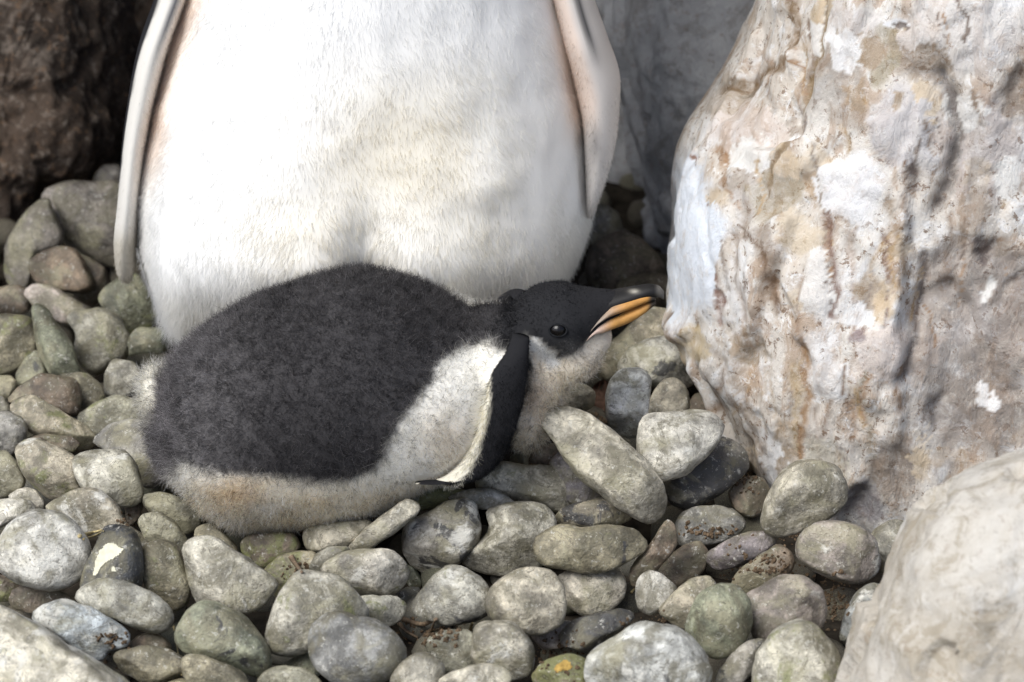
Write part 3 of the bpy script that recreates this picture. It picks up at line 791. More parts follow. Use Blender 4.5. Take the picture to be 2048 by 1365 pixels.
 ('E', '1055,460 1080,380 1150,330 1300,310 1400,340 1460,420 1380,500 1240,540 1100,560', 'G', (.35, .1, .1), .0, 'grey-brown dome under the black and white log-like stone'),
 ('E', '780,700 850,600 940,480 1000,400 1040,420 1050,540 1000,620 940,690 860,760 800,780', 'B', (.4, .1, .1), .004, 'slim brown stone standing on edge with a pale chip'),
 ('E', '960,690 1040,600 1110,540 1200,530 1240,600 1220,700 1100,790 1000,770', 'B', (.05, .25, .1), .0, 'rough dark brown stone right of the slim stone on edge'),
 ('E', '1230,640 1260,580 1360,510 1500,460 1640,470 1640,540 1560,600 1420,660 1310,690', 'V', (.1, .3, .3), .002, 'long dark purplish stone topped with dirt'),
 ('E', '1390,800 1430,700 1560,610 1680,540 1750,620 1740,720 1600,800 1450,840', 'B', (.05, .3, .2), -.004, 'crumbly brown clod between the purplish stones'),
 ('G', '480,390 520,260 600,130 680,60 800,50 910,90 970,180 970,270 900,360 800,410 690,460 600,480 510,460', 'P', (.5, .1, 0), .012, 'big smooth grey egg-shaped stone at the foot of the huge boulder'),
 ('G', '1110,540 1160,450 1260,400 1380,420 1400,640 1260,710 1180,690', 'P', (.4, .1, 0), .0, 'pale stone half hidden behind the smooth beige boulder, next to the pink-purple stone'),
 ('G', '690,560 720,480 820,415 940,405 1060,440 1140,500 1160,620 1140,700 1040,760 920,740 800,700 720,630', 'K', (.6, .05, .2), .008, 'cream stone with a pink-purple rim'),
 ('E', '815,850 840,750 890,700 960,720 1050,790 1060,850 980,910 900,960 830,910', 'W', (.5, .2, .1), .004, 'small white faceted stone below the slim stone on edge'),
 ('E', '370,1080 420,1010 560,960 700,935 800,960 760,1030 650,1100 560,1190 450,1170 380,1130', 'D', (.12, 0, 0), .0, 'black speckled stone between the ball-shaped and the white-grey banded stone'),
 ('E', '960,920 1050,830 1150,750 1240,730 1290,780 1240,860 1170,950 1110,1050 1040,1010 970,960', 'T', (.3, 0, .3), .002, 'tan stone leaning on the green-mottled stone'),
 ('E', '1480,860 1580,800 1700,730 1830,740 1920,810 1940,930 1910,1030 1780,1060 1640,1120 1550,1120 1500,1000', 'K', (.4, .05, .2), .006, 'broad pinkish grey stone with brown dirt on top'),
 ('E', '1110,1060 1150,950 1220,840 1320,785 1420,810 1480,890 1490,1000 1460,1120 1390,1200 1290,1210 1200,1150', 'R', (.45, .3, .35), .012, 'green-mottled upright oval stone'),
 ('G', '940,1090 980,950 1040,840 1120,785 1220,790 1240,900 1120,1020 1000,1110', 'W', (.6, .15, 0), .0, 'whitish stone beside the edge of the smooth beige boulder'),
 ('E', '190,1330 260,1250 400,1200 500,1230 540,1290 520,1450 250,1450', 'B', (.1, .1, .95), .002, 'brown stone with a bright yellow crust'),
 ('G', '970,1170 1040,1080 1150,980 1250,950 1200,1250 1010,1310', 'G', (.4, .0, .2), .0, 'grey stone below the whitish one, against the smooth beige boulder'),
 ('E', '1310,1310 1370,1220 1480,1130 1570,1110 1580,1170 1520,1290 1420,1420 1300,1400', 'G', (.2, .5, .1), .0, 'pointed half-dark stone between the white-grey banded stone and the moss-patched stone'),
 ('E', '530,1330 550,1220 640,1140 760,1060 900,1020 1040,1040 1130,1100 1200,1180 1240,1290 1200,1400 1100,1460 560,1460', 'W', (.5, .35, .1), .012, 'large white and grey banded stone'),
 ('E', '1530,1300 1560,1180 1640,1080 1780,1000 1880,1030 1980,1130 2030,1240 2000,1420 1540,1450', 'P', (.4, .1, .65), .01, 'large pale stone with a yellow moss patch'),
]
FULL = [  # full-frame coordinates: shaded stones right of the adult
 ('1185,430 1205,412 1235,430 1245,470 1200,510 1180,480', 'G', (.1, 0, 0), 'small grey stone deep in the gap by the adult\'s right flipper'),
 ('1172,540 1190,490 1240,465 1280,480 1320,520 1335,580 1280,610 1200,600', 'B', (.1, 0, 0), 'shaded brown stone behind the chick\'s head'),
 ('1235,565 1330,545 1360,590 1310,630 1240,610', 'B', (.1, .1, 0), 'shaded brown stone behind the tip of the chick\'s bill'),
]
stones = []
for nm, t_, p, s in []:
    pass
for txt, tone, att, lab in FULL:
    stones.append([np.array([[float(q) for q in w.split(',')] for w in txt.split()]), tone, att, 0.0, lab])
for reg, txt, tone, att, lift, lab in ST:
    o = OFF[reg]
    stones.append([np.array([[float(q) / 3 + o[k] for k, q in enumerate(w.split(','))] for w in txt.split()]), tone, att, lift, lab])

info = []
for poly, tone, att, lift, lab in stones:
    sp = smooth_poly(poly, 2)
    sp = sp.mean(0) + (sp - sp.mean(0)) * 1.085
    c = 0.5 * (sp.mean(0) + 0.5 * (sp.min(0) + sp.max(0)))
    ev = np.linalg.eigvalsh(np.cov((sp - c).T))
    minor = math.sqrt(2 * ev[0]); major = math.sqrt(2 * ev[1])
    d_px = min(0.95 * minor, 0.75 * minor + 0.12 * major)
    t = (atZ(c[0], c[1], 0.02) - CAM) @ FWD
    mpp = t * WD / 2048
    vext = 0.5 * (sp[:, 1].max() - sp[:, 1].min()) * mpp
    d = max(0.008, d_px * mpp)
    Hz = math.hypot(vext * math.cos(PITCH), d * math.sin(PITCH))
    zc = 0.78 * Hz - 0.006 + lift
    t = (atZ(c[0], c[1], zc) - CAM) @ FWD
    info.append(dict(sp=sp, c=c, d=d, t=t, t0=t))
# separate overlapping stones along the line of sight (front stones are later in the list)
STEP = 7
for it in info:
    lo = np.floor(it['sp'].min(0) / STEP).astype(int); hi_ = np.ceil(it['sp'].max(0) / STEP).astype(int)
    gx_, gy_ = np.meshgrid(np.arange(lo[0], hi_[0] + 1), np.arange(lo[1], hi_[1] + 1))
    gx_ = gx_.ravel(); gy_ = gy_.ravel()
    uv = it['sp'] - it['c']
    a = np.arctan2(uv[:, 1], uv[:, 0]); r = np.hypot(*uv.T); k = np.argsort(a)
    q = np.stack([gx_ * STEP, gy_ * STEP], -1) - it['c']
    rr = np.interp(np.arctan2(q[:, 1], q[:, 0]), np.concatenate([a[k] - 2*math.pi, a[k], a[k] + 2*math.pi]), np.tile(r[k], 3))
    rho = np.hypot(*q.T) / rr
    ok = rho < 0.97
    it['cells'] = {(int(x), int(y)): it['d'] * math.sqrt(1 - p * p) for x, y, p in zip(gx_[ok], gy_[ok], rho[ok])}
n = len(info)
pairs = []
for i in range(n):
    for j in range(i + 1, n):
        ks = info[i]['cells'].keys() & info[j]['cells'].keys()
        if len(ks) >= 2:
            need = max(info[i]['cells'][k] + info[j]['cells'][k] for k in ks)
            pairs.append((i, j, need))
for _ in range(40):
    for i, j, need in pairs:                     # i behind j
        g = info[i]['t'] - info[j]['t'] - need
        if g < 0:
            info[i]['t'] -= g * 0.3; info[j]['t'] += g * 0.7
    for q_ in info:                              # a stone may not rise off the heap or sink into the ground
        q_['t'] = min(max(q_['t'], q_['t0'] - 0.022), q_['t0'] + 0.040)
NU, NV = 40, 19
peb_objs = []
for k, ((poly, tone, att, lift, lab), it) in enumerate(zip(stones, info)):
    mpp = it['t'] * WD / 2048
    uv = (it['sp'] - it['c']) * np.array([mpp, -mpp])
    big = np.ptp(it['sp'], 0).max() > 240
    V, F = inflate(radial(uv, 64 if big else NU), it['d'], 30 if big else NV, rng.uniform(0.50, 0.75))
    sz = np.abs(uv).max()
    Nn = vnormals(V, F)
    off = k * 3.7
    dd = sz * (0.075 * fbm(V / sz * 1.3 + off, 2, 100 + k) + 0.030 * fbm(V / sz * 4 + off, 3, 200 + k) + 0.010 * fbm(V / sz * 11 + off, 2, 250 + k))
    dd += 0.03 * sz * np.round(1.5 * fbm(V / sz * 1.1 + off, 2, 300 + k)) / 1.5 * 0.5
    V = V + Nn * dd[:, None]
    for _f in range(int(rng.integers(3, 7))):            # worn facets
        fn = rng.normal(size=3); fn[2] = abs(fn[2]) + 1.3; fn /= np.linalg.norm(fn)
        hgt = V @ fn; lim = hgt.max() * rng.uniform(.62, .88)
        V = V - fn * (np.maximum(hgt - lim, 0) * .80)[:, None]
    C0 = CAM + ray(*it['c']) * it['t']
    o = bpy.data.objects.new('pebble', mesh_data('pebble', V, F))
    COL.objects.link(o)
    o.data.materials.append(M_PEB)
    o.matrix_world = Matrix(((RIGHT[0], UP[0], -FWD[0], C0[0]), (RIGHT[1], UP[1], -FWD[1], C0[1]), (RIGHT[2], UP[2], -FWD[2], C0[2]), (0, 0, 0, 1)))
    j = rng.uniform(0.78, 1.08)
    h_ = rng.normal() * .028 + .01
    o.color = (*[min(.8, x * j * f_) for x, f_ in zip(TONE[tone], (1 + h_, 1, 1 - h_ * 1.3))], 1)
    o['white'], o['dark'], o['moss'] = map(float, att)
    o['shift'] = 3.37 if 'smooth cream upright' in lab else 0.0
    tag(o, lab, 'stone', 'stones of the penguin nest')
    peb_objs.append(o)

# cream splash on the dark stone: a thin crust following the stone's face
# (built as part of that stone)
def crust(stone, poly_px, mat, thick=0.0006):
    bpy.context.view_layer.update()
    from mathutils.bvhtree import BVHTree
    me = stone.data
    bvh = BVHTree.FromPolygons([v.co[:] for v in me.vertices], [p.vertices[:] for p in me.polygons])
    inv = stone.matrix_world.inverted()
    p = smooth_poly(np.array(poly_px, float), 2)
    lo, hi_ = p.min(0), p.max(0)
    st = 2.0
    xs = np.arange(lo[0], hi_[0] + st, st); ys = np.arange(lo[1], hi_[1] + st, st)
    X, Y = np.meshgrid(xs, ys)
    wobx = 5 * fbm(np.stack([X.ravel() / 14, Y.ravel() / 14, 0 * X.ravel()], -1), 3, 5)
    ins = in_poly(X.ravel() + wobx, Y.ravel() + wobx[::-1], p).reshape(X.shape)
    idx = {}; V = []; F = []
    def vert(i, j):
        if (i, j) not in idx:
            d = Vector(ray(X[i, j], Y[i, j]))
            o_ = inv @ Vector(CAM); dd_ = (inv.to_3x3() @ d).normalized()
            h = bvh.ray_cast(o_, dd_)
            if h[0] is None: idx[(i, j)] = None
            else:
                V.append(h[0] + h[1] * thick); idx[(i, j)] = len(V) - 1
        return idx[(i, j)]
    for i in range(X.shape[0] - 1):
        for j in range(X.shape[1] - 1):
            if ins[i, j] and ins[i + 1, j] and ins[i, j + 1] and ins[i + 1, j + 1]:
                q = [vert(i, j), vert(i, j + 1), vert(i + 1, j + 1), vert(i + 1, j)]
                if None not in q: F.append(q[::-1])
    o = bpy.data.objects.new('crust', mesh_data('crust', np.array([v[:] for v in V]), F))
    COL.objects.link(o); o.data.materials.append(mat); o.parent = stone
    return o


M_CRUST = flat_material('cream_crust', (0.66, 0.64, 0.50), 0.9, 0.1, 0.12, 300)
M_YCRUST = flat_material('yellow_crust', (0.36, 0.24, 0.07), 0.85, 0.15, 0.5, 160)
for o in peb_objs:
    if 'cream splash on its face' in o['label']:
        crust(o, [(q[0] / 3, q[1] / 3 + 910) for q in [(560, 720), (580, 640), (600, 570), (660, 525), (720, 540), (750, 570), (720, 610), (650, 640), (610, 690), (580, 730)]], M_CRUST)
        crust(o, [(q[0] / 3, q[1] / 3 + 910) for q in [(655, 680), (675, 655), (700, 675), (695, 695), (670, 705)]], M_CRUST)
    if 'bright yellow crust' in o['label']:
        crust(o, [(q[0] / 3 + 1000, q[1] / 3 + 910) for q in [(325, 1285), (345, 1250), (390, 1225), (425, 1250), (430, 1285), (385, 1300), (340, 1310)]], M_YCRUST)

# small stones wedged in the lower layer
proto = []
for k in range(7):
    V, F = ellipsoid((0, 0, 0), np.diag([1.0, rng.uniform(.65, .9), rng.uniform(.55, .75)]), 20, 12)
    Nn = vnormals(V, F)
    V = V + Nn * (0.12 * fbm(V * 1.2 + k * 5, 3, 400 + k))[:, None]
    me = mesh_data('pebble', V, F); me.materials.append(M_PEB); proto.append(me)
pts = []
tries = 0
while tries < 6000 and len(pts) < 420:
    tries += 1
    p = np.array([rng.uniform(-.46, .40), rng.uniform(-.42, .56)])
    if all((p[0] - q[0]) ** 2 + (p[1] - q[1]) ** 2 > 0.036 ** 2 for q in pts):
        pts.append(p)
used = 0
pts.sort(key=lambda p: max(0, proj(np.array([p[0], p[1], -.012]))[1] - 1390) + max(0, -40 - proj(np.array([p[0], p[1], -.012]))[0]))
for p in pts:
    x_, y_ = proj(np.array([p[0], p[1], -0.012]))
    if x_ < -200 or x_ > 2090 or y_ > 1600:
        continue
    if 430 < x_ < 960 and 560 < y_ < 980: continue       # hidden under the chick
    if 330 < x_ < 1120 and y_ < 640: continue            # hidden behind the adult
    if x_ > 1640 and y_ < 1000: continue                 # inside the boulder
    if x_ > 1450 and y_ < 820: continue
    if x_ > 1850: continue
    if used >= 182: break
    used += 1
    r_ = rng.uniform(0.017, 0.024)
    o = bpy.data.objects.new('pebble', proto[int(rng.integers(7))])
    COL.objects.link(o)
    o.location = (p[0], p[1], -0.025 + rng.uniform(-.006, .004))
    o.scale = (r_, r_, r_)
    o.rotation_euler = (rng.uniform(-.5, .5), rng.uniform(-.5, .5), rng.uniform(0, 6.28))
    tk = 'OGBOTBDR'[int(rng.integers(8))]; tone = TONE[tk]; tname = dict(O='olive', G='grey', N='grey', B='brown', T='tan', D='black', R='green')[tk]
    j = rng.uniform(.38, .62)  # shade of the gaps darkened into the pebble colour
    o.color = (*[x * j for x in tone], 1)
    o['white'], o['dark'], o['moss'] = float(rng.uniform(0, .3)), float(rng.uniform(0, .4)), float(rng.uniform(0, .5))
    ti_ = min(range(len(info)), key=lambda q: np.hypot(*(CAM + ray(*info[q]['c']) * info[q]['t'])[:2] - p))
    short = re.split(r' with | behind| under| beside| below| between| above| next | right | left | lying| leaning| tucked| wedged| deep| high| in |,| resting| touching| the chick| at | squeezed| directly| reaching| mostly| half| beneath| topped| peeping| pressed| against| standing| on |, ', stones[ti_][4])[0]
    tag(o, 'small dim ' + tname + ' pebble wedged in the gap by the ' + ' '.join(short.split()[:6]), 'stone', 'small pebbles in the gaps of the nest')


# ------------------------------------------------------------------ plumage strands
def strands(name, parent, V, F, C, n, length, direc, keep=None, npts=4, rad=0.00016, curl=0.25, colvar=0.25, clump=0.0):
    """hair curves on a mesh; length(P,N,C)->m, direc(P,N)->vector field"""
    T = []
    for f in F:
        for k in range(1, len(f) - 1): T.append((f[0], f[k], f[k + 1]))
    T = np.array(T)
    Nn = vnormals(V, F)
    if keep is not None:
        kv = keep(V, Nn); T = T[kv[T].min(1) > 0]
    A, B, D = V[T[:, 0]], V[T[:, 1]], V[T[:, 2]]
    ar = np.linalg.norm(np.cross(B - A, D - A), axis=1)
    ti = rng.choice(len(T), n, p=ar / ar.sum())
    u = rng.random((n, 1)); w = rng.random((n, 1)); k = (u + w > 1)
    u = np.where(k, 1 - u, u); w = np.where(k, 1 - w, w)
    W = [1 - u - w, u, w]
    P = sum(W[i] * V[T[ti, i]] for i in range(3))
    N = sum(W[i] * Nn[T[ti, i]] for i in range(3)); N /= np.linalg.norm(N, axis=1, keepdims=True) + 1e-9
    Cc = sum(W[i] * C[T[ti, i]] for i in range(3))
    L = length(P, N, Cc) * rng.uniform(.6, 1.25, n)
    D0 = direc(P, N)
    D0 /= np.linalg.norm(D0, axis=1, keepdims=True)
    pts = np.zeros((n, npts, 3))
    cur = P - N * 0.0006; d = D0.copy()
    wob = rng.normal(size=(n, 3)) * curl
    for i in range(npts):
        pts[:, i] = cur
        d = d + wob * (0.6 if i % 2 == 0 else 0.9)
        d /= np.linalg.norm(d, axis=1, keepdims=True)
        cur = cur + d * (L / (npts - 1))[:, None]
    hc = bpy.data.hair_curves.new(name)
    hc.add_curves([npts] * n)
    hc.attributes['position'].data.foreach_set('vector', (pts - np.array(parent.location)).astype(np.float32).ravel())
    ra = hc.attributes.get('radius') or hc.attributes.new('radius', 'FLOAT', 'POINT')
    rr = np.tile(rad * np.linspace(1, 0.25, npts), (n, 1)) * rng.uniform(.7, 1.3, (n, 1))
    ra.data.foreach_set('value', rr.astype(np.float32).ravel())
    Cc = Cc * (1 + clump * np.clip(1.3 - 1.6 * Cc.mean(1), .1, 1) * np.clip(fbm(P * 240, 2, 33) * 1.6, -.8, 1))[:, None]
    ca = hc.attributes.new('col', 'FLOAT_COLOR', 'CURVE')
    c4 = np.ones((n, 4)); c4[:, :3] = np.clip(Cc * (1 + colvar * rng.normal(size=(n, 1))), 0.004, 0.93)
    ca.data.foreach_set('color', c4.astype(np.float32).ravel())
    o = bpy.data.objects.new(name, hc)
    COL.objects.link(o)
    hc.materials.append(M_HAIR)
    o.parent = parent
    return o


# ------------------------------------------------------------------ adult penguin
adult = tag(empty('adult_penguin', (-0.09, 0.2, 0.0)), 'white-bellied adult penguin standing over the grey chick', 'penguin')
rows = [(-60, 380, 1108), (0, 362, 1126), (100, 326, 1150), (200, 298, 1167), (300, 282, 1176), (400, 274, 1180), (470, 277, 1170),
        (530, 288, 1143), (575, 303, 1108), (610, 322, 1060), (640, 345, 990), (662, 400, 880)]
ry = [r[0] for r in rows]
YC = 0.19
zs, xcs, hws = [], [], []
for py in np.linspace(662, -60, 60):
    a = atY(interp(py, ry, [r[1] for r in rows]), py, YC); b = atY(interp(py, ry, [r[2] for r in rows]), py, YC)
    zs.append(a[2]); xcs.append((a[0] + b[0]) / 2); hws.append((b[0] - a[0]) / 2)
ext = [(0.32, -0.088, 0.110), (0.38, -0.088, 0.106), (0.44, -0.088, 0.092), (0.49, -0.088, 0.068), (0.53, -0.088, 0.052), (0.57, -0.088, 0.049), (0.605, -0.088, 0.046), (0.635, -0.088, 0.032), (0.648, -0.088, 0.012)]
ez = [zs[-1]] + [e[0] for e in ext]
exx = [xcs[-1]] + [e[1] for e in ext]; eh = [hws[-1]] + [e[2] for e in ext]
for z in np.linspace(zs[-1], 0.648, 45)[1:]:
    zs.append(z); xcs.append(float(interp(z, ez, exx))); hws.append(float(interp(z, ez, eh)))
N_ = 160
th = np.linspace(0, 2 * math.pi, N_, endpoint=False)
R = []
for z, xc, hw in zip(zs, xcs, hws):
    hd = hw * interp(z, [0.0, 0.06, 0.15, 0.3, 0.5, 0.56, 0.65], [0.80, 0.86, 0.88, 0.92, 0.95, 1.1, 1.1])
    yc = YC + interp(z, [0, 0.3, 0.5, 0.65], [0.0, 0.0, -0.01, -0.03])
    e = 2 / 2.15
    R.append(np.stack([xc + hw * np.sign(np.cos(th)) * np.abs(np.cos(th)) ** e, yc + hd * np.sign(np.sin(th)) * np.abs(np.sin(th)) ** e, np.full(N_, z)], -1))
Vb, Fb = loft(R); Fb = orient_out(Vb, Fb)
px, py = proj(Vb)
front = sstep(0.16, 0.10, Vb[:, 1])
# crease between the two belly lobes, lifting the hem there
cr = np.exp(-((px - 748 + 0.12 * (py - 480)) / 46) ** 2) * sstep(450, 640, py) * front
Vb[:, 1] += 0.002 * cr; Vb[:, 2] += 0.010 * cr
# soft bulges
Vb[:, 1] -= front * 0.010 * np.exp(-((px - 980) / 130) ** 2 - ((py - 430) / 110) ** 2)
Vb[:, 1] -= front * 0.008 * np.exp(-((px - 470) / 150) ** 2 - ((py - 420) / 150) ** 2)
Vb += vnormals(Vb, Fb) * (0.0035 * fbm(Vb * np.array([22, 22, 11]), 3, 70) + 0.0016 * fbm((Vb + 0.25 * Vb[:, [2, 1, 0]]) * np.array([60, 60, 34]), 3, 71))[:, None]
# the hem rises towards the front, where the belly rests on the chick
Vb[:, 2] += np.maximum(YC - Vb[:, 1], 0) * math.tan(PITCH) * 0.95 * sstep(0.26, 0.03, Vb[:, 2])
px, py = proj(Vb)                       # sagging lobes either side of a soft notch
lobe = np.exp(-(np.maximum(545 - py, (py - 545) * .6) / 120) ** 2) * (1 - .6 * np.exp(-((px - 748) / 58) ** 2)) * sstep(240, 380, px) * sstep(1200, 1080, px)
Vb[:, 1] -= 0.030 * lobe * sstep(0.19, 0.10, Vb[:, 1])
px, py = proj(Vb)
Nb = vnormals(Vb, Fb)
WHITE = np.array([.88, .88, .87]); CREAM = np.array([.79, .735, .61]); PEACH = np.array([.80, .66, .55]); BLACK = np.array([.018, .018, .02])
Cb = np.tile(WHITE, (len(Vb), 1))


def lay(C, m, c):
    return C * (1 - m[:, None]) + np.asarray(c) * m[:, None]


st = fbm(Vb * 14, 4, 90) * 0.5 + 0.5
Cb = lay(Cb, np.clip(np.exp(-((px - 840) / 230) ** 2 - ((py - 330) / 190) ** 2) * (0.25 + 0.95 * st), 0, .8), CREAM)
Cb = lay(Cb, np.clip(np.exp(-((px - 980) / 190) ** 2 - ((py - 500) / 90) ** 2) * 0.5, 0, 1), (.76, .725, .64))
Cb = lay(Cb, np.clip(np.exp(-((px - 640) / 170) ** 2 - ((py - 470) / 90) ** 2) * (0.1 + .7 * st), 0, 1), CREAM)
Cb = lay(Cb, sstep(540, 660, py) * 0.35 * front, (.80, .76, .66))
Lx = interp(np.clip(py, -60, 660), ry, [r[1] for r in rows]); Rx = interp(np.clip(py, -60, 660), ry, [r[2] for r in rows])
Cb = lay(Cb, sstep(75, 20, px - Lx) * sstep(420, 250, py) * 0.75, PEACH)
Cb = lay(Cb, sstep(60, 10, Rx - px) * sstep(320, 220, py) * sstep(40, 110, py) * 0.7, PEACH)
px, py = proj(Vb)
Cb = lay(Cb, sstep(0.205, 0.225, Vb[:, 1]) * sstep(0.02, 0.06, Vb[:, 2]), BLACK)
Cb = lay(Cb, sstep(0.47, 0.49, Vb[:, 2]), BLACK)


def flipper(path, side, depth=0.03):
    """path: (py, px_outer, px_inner, Y, half-depth)"""
    path = np.array(path, float); t = np.linspace(0, 1, len(path)); tt = np.linspace(0, 1, 60)
    q = np.stack([interp(tt, t, path[:, k]) for k in range(5)], -1)
    ang = np.linspace(0, 2 * math.pi, 36, endpoint=False)
    R, I = [], []
    for py_, a_, b_, Y_, hd in q:
        A = atY(a_, py_, Y_); B = atY(b_, py_, Y_)
        c = (A + B) / 2; hw = np.linalg.norm(B - A) / 2
        R.append(c + np.outer(np.cos(ang) * hw * np.sign(B[0] - A[0]), [1, 0, 0]) + np.outer(np.sin(ang) * hd, [side * 0.04, 1, 0]))
    V, F = loft(R); F = orient_out(V, F)
    co = np.concatenate([np.tile(np.cos(ang), 60), [0, 0]])       # -1 outer .. +1 inner
    si = np.concatenate([np.tile(np.sin(ang), 60), [0, 0]])       # -1 towards the viewer
    tv = np.concatenate([np.repeat(tt, 36), [0, 1]])
    return V, F, co, si, tv


# flippers: outer edge first
fl = flipper([(-260, 420, 520, .19, .022), (-140, 352, 440, .175, .030), (0, 308, 372, .165, .032), (110, 272, 332, .16, .033), (290, 244, 292, .155, .033), (400, 236, 279, .15, .03), (480, 228, 273, .15, .026), (535, 233, 270, .15, .018), (560, 246, 262, .15, .006)], -1)
frr = flipper([(-260, 1105, 1010, .19, .022), (-140, 1150, 1065, .18, .030), (0, 1188, 1108, .165, .032), (80, 1216, 1128, .16, .033), (165, 1241, 1150, .16, .033), (250, 1236, 1166, .16, .033), (330, 1220, 1170, .16, .028), (390, 1199, 1172, .16, .02), (430, 1186, 1174, .16, .006)], 1)
Vl, Fl, co, si, tv = fl
pxl, pyl = proj(Vl)
Cl = np.tile(np.array([.74, .72, .67]), (len(Vl), 1))
Cl = lay(Cl, sstep(0.1, 0.6, co) * 0.5, (.80, .74, .68))
Cl = lay(Cl, np.exp(-((co - 0.15) / .22) ** 2) * sstep(180, 20, pyl) * sstep(0.1, -.2, si), (.16, .16, .17))
Cl = lay(Cl, np.maximum(sstep(-0.74, -0.86, co + 0.05 * fbm(Vl * 200, 2, 4)), sstep(0.15, 0.4, si)) * sstep(400, 330, pyl), BLACK * 1.5)
Cl = lay(Cl, sstep(440, 500, pyl) * 0.65, (.40, .36, .28))
Vr, Fr, co, si, tv = frr
pxr, pyr = proj(Vr)
Cr_ = np.tile(np.array([.66, .63, .60]), (len(Vr), 1))
Cr_ = lay(Cr_, sstep(-0.3, 0.3, co) * sstep(300, 200, pyr) * 0.8, (.74, .60, .51))
Cr_ = lay(Cr_, np.exp(-((co + 0.45) / .16) ** 2) * sstep(150, 60, pyr) * sstep(0.2, -.2, si), (.05, .05, .055))
Cr_ = lay(Cr_, np.exp(-((pxr - 1192) / 14) ** 2 - ((pyr - 290) / 40) ** 2) * 0.8, (.20, .19, .19))
Cr_ = lay(Cr_, sstep(0.15, 0.4, si), BLACK * 1.5)
# feet
parts = [(Vb, Fb), (Vl, Fl), (Vr, Fr)]
cols = [Cb, Cl, Cr_]
for sx in (-0.155, -0.03):
    for k, a_ in enumerate((-0.35, 0, 0.35)):
        V, F = ellipsoid((sx + 0.03 * math.sin(a_), 0.15 - 0.028 * math.cos(a_), 0.012), [[math.sin(a_) * .042, -math.cos(a_) * .042, -.004], [.011 * math.cos(a_), .011 * math.sin(a_), 0], [0, 0, .009]], 16, 10)
        parts.append((V, F)); cols.append(np.tile([.55, .22, .08], (len(V), 1)))
    V, F = ellipsoid((sx, 0.18, 0.035), np.diag([.022, .026, .034]), 16, 10)
    parts.append((V, F)); cols.append(np.tile([.7, .66, .6], (len(V), 1)))
V, F = ellipsoid((-0.09, 0.335, 0.045), [[.03, 0, 0], [0, .07, -.03], [0, .004, .010]], 20, 12)     # tail
parts.append((V, F)); cols.append(np.tile(BLACK, (len(V), 1)))
Va, Fa = join(parts); Ca = np.vstack(cols)
mobj('body', Va, Fa, M_SKIN, adult, C=Ca)
# bill and eyes, above the frame
Vh = []
for k in range(14):
    f = k / 13
    ang = np.linspace(0, 2 * math.pi, 16, endpoint=False)
    r1 = 0.013 * (1 - f) ** 0.7 + 0.001
    Vh.append(np.stack([-0.088 + r1 * .75 * np.cos(ang), np.full(16, 0.118 - 0.055 * f), 0.585 - 0.012 * f * f + r1 * np.sin(ang)], -1))
V, F = loft(Vh); F = orient_out(V, F)
mobj('bill', V, F, M_BILL, adult, C=np.where(V[:, 2:3] > 0.583, np.array([[.03, .03, .03]]), np.array([[.62, .25, .05]])))
for sx in (-1, 1):
    V, F = ellipsoid((-0.088 + sx * 0.0445, 0.135, 0.60), np.diag([.006, .006, .006]), 14, 10)
    mobj('eye', V, F, M_EYE, adult)


def adult_dir(P, N):
    g = np.array([0, 0, -1.0]) - N * (-N[:, 2:3])
    g = g + 0.75 * np.stack([fbm(P * 26, 2, 51), 0 * P[:, 0], 0 * P[:, 0]], -1)
    px_, py_ = proj(P)
    lift = 0.16 + 0.12 * np.clip(fbm(P * np.array([60, 60, 40]), 2, 52), 0, 1) + 0.25 * sstep(540, 640, py_)
    return g + N * lift[:, None] + 0.10 * rng.normal(size=P.shape)


def adult_len(P, N, C):
    px_, py_ = proj(P)
    return 0.0062 + 0.010 * sstep(560, 640, py_) + 0.003 * sstep(400, 560, py_)


strands('belly_feathers', adult, Vb, Fb, Cb, 170000, adult_len, adult_dir,
        keep=lambda V, N: (V[:, 2] < 0.42) & (N[:, 1] < 0.75), rad=0.00014, curl=0.14, colvar=0.05, clump=0.15)
for V_, F_, C_ in ((Vl, Fl, Cl), (Vr, Fr, Cr_)):
    strands('flipper_feathers', adult, V_, F_, C_, 12000, lambda P, N, C: np.full(len(P), 0.0032),
            lambda P, N: np.array([0, 0, -1.0]) + N * 0.25 + 0.12 * rng.normal(size=P.shape), npts=3, rad=0.00018, curl=0.08, colvar=0.16, clump=0.12)

# ------------------------------------------------------------------ chick
chick = tag(empty('penguin_chick', (-0.10, -0.02, 0.0)), 'fluffy dark grey penguin chick with orange bill lying on the stones', 'penguin')
